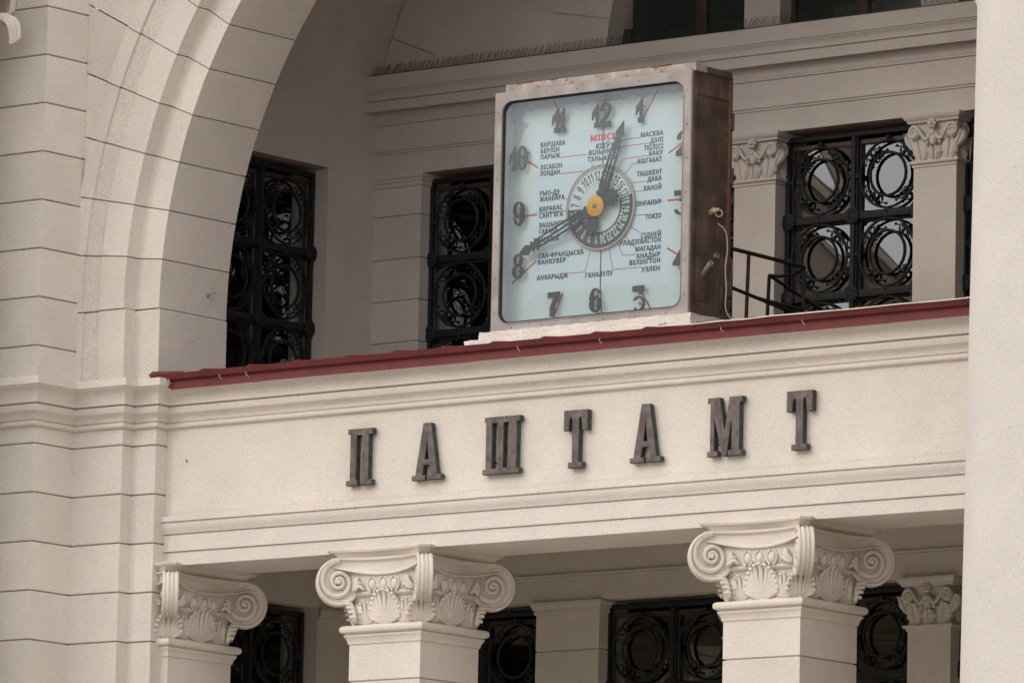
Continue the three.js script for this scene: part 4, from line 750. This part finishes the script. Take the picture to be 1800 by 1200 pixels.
  mesh(t, 'cable_gland', fin(merge([rod(V(W - 0.01, 1.03, -0.33), V(W + 0.06, 1.05, -0.3), 0.028, 10), rod(V(W + 0.05, 1.045, -0.31), V(W + 0.1, 1.055, -0.33), 0.019, 10), xf(new THREE.TorusGeometry(0.034, 0.009, 8, 16), { t: [W + 0.02, 1.04, -0.43], ry: 0.9 })]), 0.8), std({ color: 0xb9a68c, roughness: 0.6 }));
  mesh(t, 'cap_strip', fin(merge([rbox(-1.1, 1.24, H - 0.004, H + 0.075, -0.2, -0.015, 0.006)]), 0.5), rustyPaint);
  mesh(t, 'cap_sheet', fin(box(-1.1, 1.238, H + 0.0, H + 0.06, -D - 0.02, -0.201)), brownPaint);
  for (const [x, w] of [[-0.86, 0.1], [0.82, 0.12], [-0.5, 0.05]]) mesh(t, 'rust_flake', fin(xf(rbox(-w, w, -0.006, 0.006, -0.01, 0.012, 0.004), { t: [x, H + 0.078, -0.02], rz: 0.05 })), rustEdge);
  // dial: inner panel, four sloping borders, inner side walls
  const CV = 1536, cv = document.createElement('canvas'); cv.width = cv.height = CV; const c2 = cv.getContext('2d');
  const EX = 1.19, px = (x) => (x + EX) / (2 * EX) * CV, py = (y) => (EX - y) / (2 * EX) * CV, k = CV / (2 * EX);
  c2.fillStyle = '#cfd6d2'; c2.fillRect(0, 0, CV, CV);
  const rg = rngOf(123);
  for (let n = 0; n < 2600; n++) { const g = 198 + rg() * 22; c2.fillStyle = `rgba(${g - 4 - rg() * 12},${g},${g - 6 + rg() * 10},0.12)`; const w = 2 + rg() * 9; c2.fillRect(rg() * CV, rg() * CV, w, 20 + rg() * 120); }
  // cooler paint on the inner panel
  c2.fillStyle = '#c9d3d6'; c2.fillRect(px(-0.815), py(0.785), 1.57 * k, 1.565 * k);
  for (let n = 0; n < 900; n++) { c2.fillStyle = `rgba(${184 + rg() * 30},${200 + rg() * 20},${206 + rg() * 16},0.16)`; c2.fillRect(px(-0.815 + rg() * 1.5), py(0.785 - rg() * 1.4), 2 + rg() * 10, 10 + rg() * 80); }
  // streaks, drips and rust on the borders
  for (let n = 0; n < 70; n++) { c2.fillStyle = `rgba(${120 + rg() * 40},${118 + rg() * 30},${92 + rg() * 25},${0.05 + rg() * 0.1})`; c2.fillRect(px(-1.16 + rg() * 2.3), py(1.14 - rg() * 0.08), 2 + rg() * 5, 20 + rg() * 150); }
  const blot = (x, y, w, h, col, n) => { c2.fillStyle = col; for (let q = 0; q < n; q++) { c2.beginPath(); c2.ellipse(px(x + (rg() + rg() - 1) * w), py(y + (rg() + rg() - 1) * h), 3 + rg() * 12, 2 + rg() * 7, rg() * 3, 0, 7); c2.fill(); } };
  blot(0.02, 1.07, 0.28, 0.03, 'rgba(134,88,48,0.16)', 90); blot(0.0, 1.06, 0.12, 0.025, 'rgba(80,58,40,0.2)', 40); blot(0.5, 1.05, 0.3, 0.05, 'rgba(226,228,224,0.3)', 60); blot(-0.75, 1.06, 0.3, 0.035, 'rgba(146,128,78,0.1)', 70); blot(0.95, 0.55, 0.07, 0.07, 'rgba(150,110,60,0.10)', 40); blot(-1.0, 0.57, 0.05, 0.06, 'rgba(150,120,70,0.10)', 30); blot(0.5, -1.0, 0.05, 0.04, 'rgba(190,140,60,0.14)', 40);
  // peeled patch in the upper left corner
  c2.fillStyle = 'rgba(128,134,126,0.45)'; c2.beginPath(); c2.moveTo(px(-1.15), py(0.99)); for (let q = 0; q <= 8; q++) c2.lineTo(px(-1.15 + 0.028 * q), py(1.0 - 0.012 * q + (rg() - 0.5) * 0.02)); c2.lineTo(px(-0.99), py(0.86)); c2.lineTo(px(-1.07), py(0.7)); c2.lineTo(px(-1.15), py(0.62)); c2.fill();
  // bluish band painted along the top edge, jagged below, whitish smears under it
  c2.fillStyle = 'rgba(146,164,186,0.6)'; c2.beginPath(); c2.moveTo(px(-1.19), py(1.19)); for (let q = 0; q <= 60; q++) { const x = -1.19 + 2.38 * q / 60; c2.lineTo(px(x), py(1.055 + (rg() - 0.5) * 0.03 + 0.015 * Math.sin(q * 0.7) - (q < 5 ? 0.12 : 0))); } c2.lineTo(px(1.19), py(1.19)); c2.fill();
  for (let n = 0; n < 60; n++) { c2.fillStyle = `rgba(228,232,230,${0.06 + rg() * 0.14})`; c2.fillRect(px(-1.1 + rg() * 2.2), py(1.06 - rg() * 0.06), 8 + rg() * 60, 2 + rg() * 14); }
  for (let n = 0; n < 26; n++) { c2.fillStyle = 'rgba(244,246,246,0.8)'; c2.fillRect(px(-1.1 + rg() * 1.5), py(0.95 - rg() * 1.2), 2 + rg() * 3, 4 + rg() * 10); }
  // red rays to the numerals
  c2.strokeStyle = '#b4474a'; c2.lineCap = 'butt';
  for (let h = 1; h <= 12; h++) { const a = h * Math.PI / 6, sx = Math.sin(a), sy = Math.cos(a), m = Math.max(Math.abs(sx), Math.abs(sy)); c2.lineWidth = 0.018 * k; c2.beginPath(); c2.moveTo(px(sx / m * 0.80), py(sy / m * 0.80)); c2.lineTo(px(sx / m * 1.13), py(sy / m * 1.13)); c2.stroke(); }
  c2.lineWidth = 0.0085 * k; c2.strokeStyle = '#b0585c';
  const lines = [[[-0.526, 0.54], [-0.181, 0.54]], [[-0.525, 0.378], [-0.233, 0.376]], [[-0.141, 0.461], [-0.122, 0.415]], [[0.451, 0.646], [0.229, 0.643]], [[0.573, 0.581], [0.238, 0.578], [0.166, 0.431]], [[0.557, 0.462], [0.249, 0.453], [0.196, 0.367]], [[0.416, 0.393], [0.367, 0.393], [0.275, 0.303]], [[0.54, 0.21], [0.337, 0.21]], [[0.501, 0.12], [0.366, 0.123]], [[0.533, -0.115], [0.371, -0.113]], [[0.481, -0.291], [0.344, -0.21]], [[0.289, -0.299], [0.416, -0.427]], [[0.44, -0.494], [0.264, -0.49], [0.208, -0.368]], [[0.498, -0.624], [0.151, -0.619], [0.103, -0.429]], [[-0.4, -0.614], [-0.194, -0.617], [-0.129, -0.409]], [[-0.467, 0.123], [-0.429, 0.124]], [[-0.462, -0.248], [-0.387, -0.197]], [[-0.26, -0.401], [-0.227, -0.353]]];
  for (const l of lines) { c2.beginPath(); l.forEach(([x, y], i) => i ? c2.lineTo(px(x), py(y)) : c2.moveTo(px(x), py(y))); c2.stroke(); }
  c2.strokeStyle = '#4a4e50'; c2.lineWidth = 0.008 * k; for (const l of [[[0.732, -0.006], [0.387, 0.0]], [[-0.794, 0.017], [-0.449, 0.006]]]) { c2.beginPath(); l.forEach(([x, y], i) => i ? c2.lineTo(px(x), py(y)) : c2.moveTo(px(x), py(y))); c2.stroke(); }
  c2.strokeStyle = '#5d4b4a'; c2.lineWidth = 0.016 * k; c2.beginPath(); c2.moveTo(px(0), py(0.8)); c2.lineTo(px(0), py(0.42)); c2.moveTo(px(0), py(-0.42)); c2.lineTo(px(0), py(-1.08)); c2.stroke();
  const words = [['ВАРШАВА', -0.78, -0.466, 0.66], ['БЕРЛІН', -0.777, -0.535, 0.6], ['ПАРЫЖ', -0.776, -0.526, 0.54], ['ЛІСАБОН', -0.777, -0.499, 0.437], ['ЛОНДАН', -0.776, -0.525, 0.377], ['РЫО-ДЭ', -0.775, -0.526, 0.18], ['ЖАНЕЙРА', -0.773, -0.463, 0.123], ['КАРАКАС', -0.778, -0.484, 0.025], ["САНТ'ЯГА", -0.777, -0.478, -0.042], ['ВАШЫНГТОН', -0.774, -0.38, -0.135], ['ГАВАНА', -0.774, -0.539, -0.195], ['МЕХІКА', -0.782, -0.522, -0.279], ['САН-ФРАНЦЫСКА', -0.78, -0.213, -0.438], ['ВАНКУВЕР', -0.784, -0.429, -0.499], ['АНКАРЫДЖ', -0.791, -0.399, -0.653], ['ГАНАЛУЛУ', -0.192, 0.152, -0.675], ['МІНСК', -0.163, 0.17, 0.662], ['КІЕЎ', -0.091, 0.087, 0.584], ['ВІЛЬНЮС', -0.178, 0.162, 0.527], ['ТЭЛЬ-АВІЎ', -0.19, 0.17, 0.464], ['МАСКВА', 0.455, 0.736, 0.646], ['ДЭЛІ', 0.577, 0.738, 0.58], ['ТБІЛІСІ', 0.503, 0.739, 0.514], ['БАКУ', 0.561, 0.737, 0.456], ['АШГАБАТ', 0.42, 0.723, 0.391], ['ТАШКЕНТ', 0.422, 0.73, 0.267], ['ДАКА', 0.552, 0.727, 0.205], ['ХАНОЙ', 0.505, 0.729, 0.118], ['СІНГАПУР', 0.396, 0.729, -0.027], ['ТОКІО', 0.534, 0.732, -0.161], ['СІДНЕЙ', 0.482, 0.736, -0.341], ['УЛАДЗІВАСТОК', 0.224, 0.737, -0.395], ['МАГАДАН', 0.417, 0.732, -0.468], ['АНАДЫР', 0.434, 0.726, -0.538], ['ВЕЛІНГТОН', 0.346, 0.73, -0.596], ['УЗЛЕН', 0.499, 0.728, -0.674]];
  const SANS = 'bold 100px sans-serif';
  for (const [w, x0, x1, y] of words) {
    const red = w === 'МІНСК', cap = red ? 0.062 : 0.0475;
    c2.save(); c2.translate(px(x0), py(y)); c2.font = SANS; const m = c2.measureText(w).width; c2.scale((x1 - x0) * k / m, cap * k / 72); c2.fillStyle = red ? '#c8323c' : '#33383c'; c2.fillText(w, 0, 0); c2.lineWidth = 5; c2.strokeStyle = c2.fillStyle; c2.strokeText(w, 0, 0); c2.restore();
  }
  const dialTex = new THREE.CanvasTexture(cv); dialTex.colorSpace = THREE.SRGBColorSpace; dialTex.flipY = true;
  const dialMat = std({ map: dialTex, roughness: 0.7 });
  const dialUV = (g, sc = 1) => { if (g.index) g = g.toNonIndexed(); g.computeVertexNormals(); const P = g.attributes.position, uv = new Float32Array(P.count * 2); for (let i = 0; i < P.count; i++) { uv[i * 2] = (P.getX(i) / sc + EX) / (2 * EX); uv[i * 2 + 1] = (P.getY(i) / sc + EX) / (2 * EX); } g.setAttribute('uv', new THREE.BufferAttribute(uv, 2)); return g; };
  const zi = -0.175, zo = -0.215, I = [-0.815, 0.755, -0.78, 0.785], O = [-1.187, 1.187, -1.13, 1.165];
  const placed = (o) => { o.position.y = cy; return o; };
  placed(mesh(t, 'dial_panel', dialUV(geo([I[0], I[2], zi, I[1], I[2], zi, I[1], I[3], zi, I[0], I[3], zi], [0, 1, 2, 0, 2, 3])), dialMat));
  const oc = [[O[0], O[2]], [O[1], O[2]], [O[1], O[3]], [O[0], O[3]]], ic = [[I[0], I[2]], [I[1], I[2]], [I[1], I[3]], [I[0], I[3]]];
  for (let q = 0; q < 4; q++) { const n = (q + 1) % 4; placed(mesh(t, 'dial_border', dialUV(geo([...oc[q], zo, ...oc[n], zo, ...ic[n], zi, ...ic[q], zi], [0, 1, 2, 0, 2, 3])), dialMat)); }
  mesh(t, 'inner_wall', fin(box(-W + 0.0225, -W + 0.03, 0.03, H - 0.03, -0.22, -0.034)), innerWhite); mesh(t, 'inner_wall', fin(box(W - 0.03, W - 0.0225, 0.03, H - 0.03, -0.22, -0.034)), innerWhite);
  mesh(t, 'inner_ceiling', fin(box(-W + 0.031, W - 0.031, H - 0.04, H - 0.0275, -0.22, -0.034)), std({ color: 0x9fb0bd, roughness: 0.6 })); mesh(t, 'inner_floor', fin(box(-W + 0.031, W - 0.031, 0.0265, 0.036, -0.22, -0.034)), innerWhite);
  // twenty-four hour ring disc
  const RC = 768, rc = document.createElement('canvas'); rc.width = rc.height = RC; const g2 = rc.getContext('2d'), RK = RC / 0.84, C0 = RC / 2;
  g2.fillStyle = '#c9cfca'; g2.fillRect(0, 0, RC, RC);
  g2.fillStyle = '#4a4d4c'; g2.beginPath(); g2.arc(C0, C0, 0.40 * RK, 75 * Math.PI / 180 - Math.PI / 2, 270 * Math.PI / 180 - Math.PI / 2); g2.arc(C0, C0, 0.244 * RK, 270 * Math.PI / 180 - Math.PI / 2, 75 * Math.PI / 180 - Math.PI / 2, true); g2.fill();
  g2.strokeStyle = '#5c5f5c'; g2.lineWidth = 3; g2.beginPath(); g2.arc(C0, C0, 0.244 * RK, 0, 7); g2.stroke();
  for (let q = 0; q < 144; q++) { const a = q / 144 * 2 * Math.PI, big = q % 6 === 0; g2.save(); g2.translate(C0, C0); g2.rotate(a); g2.fillStyle = q > 29 && q < 108 ? '#232524' : '#3a3c3c'; g2.fillRect(-0.0042 * RK, -0.40 * RK, 0.0084 * RK, (big ? 0.03 : 0.022) * RK); g2.restore(); }
  for (let h = 1; h <= 24; h++) {
    const a = (h - 12.5) * 15 * Math.PI / 180; const dark = h >= 18 || h <= 6;
    g2.save(); g2.translate(C0, C0); g2.rotate(a); g2.translate(0, -0.262 * RK); g2.font = 'bold 100px sans-serif'; const m = g2.measureText(String(h)).width; g2.scale((h > 9 ? 0.072 : 0.04) * RK / m, 0.1 * RK / 72); g2.fillStyle = dark ? '#c4c9c4' : '#35383a'; g2.fillText(String(h), -m / 2, 0); g2.restore();
  }
  g2.strokeStyle = '#b58f8e'; g2.lineWidth = 0.014 * RK; g2.beginPath(); g2.arc(C0, C0, 0.408 * RK, 0, 7); g2.stroke();
  const discTex = new THREE.CanvasTexture(rc); discTex.colorSpace = THREE.SRGBColorSpace;
  { let g = new THREE.CircleGeometry(0.414, 64).toNonIndexed(); const P = g.attributes.position, uv = new Float32Array(P.count * 2); for (let i = 0; i < P.count; i++) { uv[i * 2] = P.getX(i) / 0.84 + 0.5; uv[i * 2 + 1] = P.getY(i) / 0.84 + 0.5; } g.setAttribute('uv', new THREE.BufferAttribute(uv, 2)); const o = mesh(t, 'hour_disc', g, std({ map: discTex, roughness: 0.6 })); o.position.set(0, cy, -0.148);
    const e = mesh(t, 'disc_rim', fin(new THREE.LatheGeometry([[0.40, -0.02], [0.421, -0.02], [0.421, 0.002], [0.414, 0.005], [0.409, 0.001]].map(([x, y]) => new THREE.Vector2(x, y)), 64).rotateX(Math.PI / 2), 0.6), std({ color: 0xb59a98, roughness: 0.6 })); e.position.set(0, cy, -0.148); }
  // raised numerals
  const ell = (C, x, y, a, b) => { const s = new C(); s.absellipse(x, y, a, b, 0, Math.PI * 2, false); return s; };
  const S = shapeOf, h0 = 0.12;
  const glyph = {
    1: [S([[-0.028, -h0], [0.032, -h0], [0.032, -h0 + 0.05], [0.016, -h0 + 0.05], [0.02, h0], [-0.052, h0 - 0.085], [-0.056, h0 - 0.165], [-0.034, h0 - 0.125], [-0.012, h0 - 0.125], [-0.008, -h0 + 0.05], [-0.028, -h0 + 0.05]])],
    7: [S([[-0.07, h0], [0.075, h0], [0.075, h0 - 0.03], [0.015, -0.02], [0.015, -h0], [-0.04, -h0], [-0.04, -0.02], [0.015, h0 - 0.055], [-0.07, h0 - 0.055]])],
    4: [S([[0.03, h0], [0.055, h0], [0.055, -0.045], [0.085, -0.045], [0.085, -0.08], [0.055, -0.08], [0.055, -h0], [0.0, -h0], [0.0, -0.08], [-0.09, -0.08], [-0.09, -0.05]])],
    0: [(() => { const s = ell(THREE.Shape, 0, 0, 0.07, h0); s.holes.push(ell(THREE.Path, 0, 0, 0.026, h0 - 0.018)); return s; })()],
    8: [(() => { const s = ell(THREE.Shape, 0, 0.058, 0.056, 0.062); s.holes.push(ell(THREE.Path, 0, 0.06, 0.024, 0.042)); return s; })(), (() => { const s = ell(THREE.Shape, 0, -0.052, 0.07, 0.07); s.holes.push(ell(THREE.Path, 0, -0.052, 0.03, 0.052)); return s; })()],
    6: [(() => { const s = ell(THREE.Shape, 0, -0.04, 0.07, 0.08); s.holes.push(ell(THREE.Path, 0.006, -0.04, 0.028, 0.062)); return s; })(), (() => { const s = new THREE.Shape(); s.absellipse(0, 0.0, 0.07, h0, 0.5, Math.PI * 1.0, false); s.lineTo(-0.03, 0); s.absellipse(0.004, 0.0, 0.034, h0 - 0.02, Math.PI, 0.75, true); return s; })()],
    9: [(() => { const s = ell(THREE.Shape, 0, 0.04, 0.07, 0.08); s.holes.push(ell(THREE.Path, -0.006, 0.042, 0.03, 0.062)); return s; })(), (() => { const s = new THREE.Shape(); s.absellipse(0, 0.0, 0.07, h0, 0.0, -Math.PI * 0.86, true); s.lineTo(-0.045, -0.05); s.absellipse(-0.004, 0.0, 0.034, h0 - 0.02, -Math.PI * 0.7, 0, false); return s; })()],
    2: [(() => { const s = new THREE.Shape(); s.moveTo(-0.075, -h0); s.lineTo(0.075, -h0); s.lineTo(0.075, -h0 + 0.05); s.lineTo(-0.01, -h0 + 0.05); s.quadraticCurveTo(0.075, 0.0, 0.075, 0.055); s.absellipse(0.005, 0.05, 0.07, 0.07, 0, Math.PI * 1.05, false); s.lineTo(-0.03, 0.04); s.absellipse(0.005, 0.055, 0.03, 0.05, Math.PI, 0, true); s.quadraticCurveTo(0.03, 0.0, -0.075, -h0 + 0.045); s.closePath(); return s; })()],
    3: [S([[-0.07, h0], [0.07, h0], [0.07, h0 - 0.02], [0.02, 0.02], [-0.01, 0.02], [0.03, h0 - 0.05], [-0.07, h0 - 0.05]]), (() => { const s = new THREE.Shape(); s.absellipse(0, -0.045, 0.075, 0.075, Math.PI * 0.55, -Math.PI * 0.9, true); s.lineTo(-0.04, -0.06); s.absellipse(0, -0.045, 0.034, 0.055, -Math.PI * 0.85, Math.PI * 0.55, false); return s; })()],
    5: [S([[-0.07, h0], [0.065, h0], [0.065, h0 - 0.055], [-0.07, h0 - 0.055]]), (() => { const s = new THREE.Shape(); s.absellipse(0.005, -0.055, 0.075, 0.075, Math.PI * 0.85, -Math.PI * 0.75, true); s.lineTo(-0.03, -0.085); s.absellipse(0.005, -0.055, 0.052, 0.055, -Math.PI * 0.75, Math.PI * 0.8, false); return s; })()],
  };
  const gl = {}; for (const q in glyph) gl[q] = merge(glyph[q].map((s) => extrude(s, 0.022, 0.002, 16)));
  const numPos = [[0.483, 0.905], [1.0, 0.535], [0.985, -0.041], [1.0, -0.57], [0.497, -0.93], [-0.03, -0.91], [-0.545, -0.91], [-0.998, -0.5], [-1.0, 0.02], [-1.02, 0.57], [-0.52, 0.90], [-0.0, 0.905]];
  numPos.forEach(([x, y], i) => {
    const n = i + 1, parts = n < 10 ? [gl[n]] : [xf(gl[1], { t: [n === 11 ? -0.03 : -0.055, 0, 0] }), xf(gl[n - 10], { t: [n === 11 ? 0.045 : 0.045, 0, 0] })];
    const o = mesh(t, 'numeral', fin(merge(parts), 0.5), numeralPaint); o.position.set(x, cy + y, -0.15);
    const p = mesh(t, 'numeral_post', fin(merge([-0.05, 0.05].map((yy) => rod(V(0, yy, -0.06), V(0, yy, 0.002), 0.006, 6))), 1), numeralPaint); p.position.set(x + (n === 10 ? 0.1 : 0.0), cy + y, -0.15);
  });
  // hands: spear tip, collar, three bars, ornamented root and tail
  function hand(L) {
    const tip = 0.16, s = S([[-0.012, -0.03], [-0.055, 0.02], [-0.06, 0.08], [-0.04, 0.1], [-0.07, 0.13], [-0.045, 0.16], [-0.06, 0.2], [-0.05, L - tip - 0.11], [-0.072, L - tip - 0.09], [-0.03, L - tip - 0.07], [-0.062, L - tip - 0.04], [-0.026, L - tip - 0.02], [-0.056, L - tip + 0.03], [0, L], [0.056, L - tip + 0.03], [0.026, L - tip - 0.02], [0.062, L - tip - 0.04], [0.03, L - tip - 0.07], [0.072, L - tip - 0.09], [0.05, L - tip - 0.11], [0.06, 0.2], [0.045, 0.16], [0.07, 0.13], [0.04, 0.1], [0.06, 0.08], [0.055, 0.02], [0.012, -0.03]]);
    for (const sx of [-1, 1]) { const h = new THREE.Path(); const a = sx * 0.009, b = sx * 0.037; [[a, 0.26], [b, 0.26], [b * 0.93, L - tip - 0.14], [a, L - tip - 0.14]].forEach(([x, y], i) => i ? h.lineTo(x, y) : h.moveTo(x, y)); h.closePath(); s.holes.push(h); }
    const tail = []; for (let q = 0; q < 40; q++) { const a = q / 40 * 2 * Math.PI, r = 0.085 * (1 + 0.16 * Math.sin(a * 9)); tail.push([Math.cos(a) * r * 0.95, -0.2 + Math.sin(a) * r]); }
    return fin(merge([extrude(s, 0.012, 0.002), extrude(S(tail), 0.012, 0.002), extrude(S([[-0.035, -0.16], [0.035, -0.16], [0.03, 0.02], [-0.03, 0.02]]), 0.0115, 0.001)]), 0.5);
  }
  const hh = mesh(t, 'hour_hand', hand(0.875), handPaint); hh.position.set(0, cy, -0.112); hh.rotation.z = -20.5 * Math.PI / 180;
  const mh = mesh(t, 'minute_hand', hand(1.05), handPaint); mh.position.set(0, cy, -0.094); mh.rotation.z = -247.1 * Math.PI / 180;
  const hub = mesh(t, 'hub', fin(new THREE.LatheGeometry([[0.0001, 0.012], [0.09, 0.012], [0.102, 0.006], [0.102, -0.006], [0.0001, -0.006]].map(([x, y]) => new THREE.Vector2(x, y)), 40).rotateX(Math.PI / 2), 0.5), yellowPaint); hub.position.set(0, cy, -0.072);
  mesh(hub, 'hub_bolt', fin(merge([new THREE.LatheGeometry([[0.0001, 0.034], [0.012, 0.032], [0.02, 0.024], [0.022, 0.0125], [0.0001, 0.0122]].map(([x, y]) => new THREE.Vector2(x, y)), 16).rotateX(Math.PI / 2), rod(V(0, 0, 0.03), V(0, 0, 0.046), 0.008, 8)]), 0.6), boltMetal);
  mesh(t, 'arbor', fin(rod(V(0, cy, -0.2), V(0, cy, -0.08), 0.02, 12), 1), boltMetal);
}

// ------------------------------------------------------------------ railing behind the clock
{
  const t = thing('roof_railing', 'black tube railing stepping down beside the clock', 'railing', [1.2, 11.82, -1.4]);
  const q = (x, y, z) => V(x - 1.2, y - 11.82, z + 1.4), bar = (n, a, b, r = 0.016) => mesh(t, n, fin(rod(a, b, r, 10), 1.2), iron2);
  bar('top_rail', q(1.2, 12.62, -0.80), q(1.2, 12.60, -2.06), 0.02);
  bar('lower_rail', q(1.2, 12.25, -0.80), q(1.2, 12.12, -1.95), 0.018);
  bar('lower_rail', q(1.2, 12.2, -1.2), q(1.2, 12.17, -2.06), 0.015);
  bar('post', q(1.2, 12.615, -1.16), q(1.2, 11.82, -1.13), 0.018);
  bar('post', q(1.2, 12.6, -2.06), q(1.2, 11.82, -2.06), 0.018);
  mesh(t, 'hoop', fin(vtube([q(1.2, 12.58, -2.06), q(1.08, 12.535, -2.06), q(0.9, 12.53, -2.06), q(0.78, 12.55, -2.06)], 0.016, 10), 1.2), iron2);
  bar('post', q(0.78, 12.55, -2.06), q(0.75, 11.82, -2.06), 0.018);
  bar('far_rail', q(0.78, 12.55, -2.06), q(0.78, 12.18, -3.5), 0.018);
  bar('post', q(0.78, 12.21, -3.4), q(0.78, 11.82, -3.4), 0.016);
  bar('far_lower_rail', q(0.77, 12.15, -2.06), q(0.77, 11.9, -3.0), 0.015);
  mesh(t, 'tread', fin(rbox(0.745 - 1.2, 1.2 - 1.2, 12.0 - 11.82, 12.04 - 11.82, -0.9, -0.62, 0.008)), iron2);
}
// white cable: down the clock side, along the roof edge
{
  const t = thing('white_cable', 'thin white cable running from the clock along the roof edge', 'cable', [1.27, 12.8, -0.65]);
  const c = (l) => new THREE.CatmullRomCurve3(l.map(([x, y, z]) => V(x - 1.27, y - 12.8, z + 0.65)));
  mesh(t, 'drop', fin(vtube(c([[1.245, 12.82, -0.60], [1.27, 12.76, -0.68], [1.262, 12.6, -0.735], [1.25, 12.4, -0.72], [1.258, 12.2, -0.73], [1.25, 12.0, -0.74], [1.27, 11.92, -0.80], [1.36, 11.86, -0.86]]).getPoints(40), 0.0062, 6), 1.2), cableWhite);
  const pts = [[1.18, 11.77, 0.1], [1.26, 11.697, 0.362]]; const r = rngOf(3); for (let x = 1.4; x < 5.0; x += 0.3) pts.push([x, 11.69 + (r() - 0.5) * 0.01, 0.362]);
  mesh(t, 'run', fin(vtube(c(pts).getPoints(90), 0.0062, 6), 1.2), cableWhite);
}
// small bracket on the arch jamb
{
  const t = thing('wall_bracket', 'small rusty bolt bracket on the arch jamb above the roof', 'bracket', [-5.205, 12.63, -0.55]);
  mesh(t, 'plate', fin(rbox(-0.01, 0.014, -0.02, 0.02, -0.02, 0.02, 0.004)), casePaint);
  mesh(t, 'arm', fin(vtube([V(0.01, 0, 0), V(0.05, 0.004, -0.01), V(0.085, 0.02, -0.03)], 0.009, 6), 1.2), casePaint);
}

// ------------------------------------------------------------------ building across the avenue (mirrored in the panes)
{
  const t = thing('opposite_building', 'pale office block across the avenue, mirrored in the panes', 'building', [-45, 0, 62]);
  mesh(t, 'wall', fin(box(-50, 38, 0, 26.2, 0.4, 14)), std({ color: 0x9c8f80, roughness: 0.95 }));
  mesh(t, 'cornice', fin(box(-50.5, 38.5, 26.2, 26.8, -0.3, 14.3)), std({ color: 0xb5a995, roughness: 0.95 }));
  mesh(t, 'roof', fin(box(-49, 37, 26.8, 27.2, 1, 13)), std({ color: 0x5a3a36, roughness: 0.9 }));
  const wg = fin(box(-0.8, 0.8, 0, 2.2, 0.25, 0.38)), wm = std({ color: 0x24282b, roughness: 0.15 });
  for (let f = 0; f < 6; f++) for (let x = -48; x < 37; x += 4) { const o = mesh(t, 'window', wg, wm); o.position.set(x, 2 + f * 4, 0); }
}

renderer.render(scene, camera);
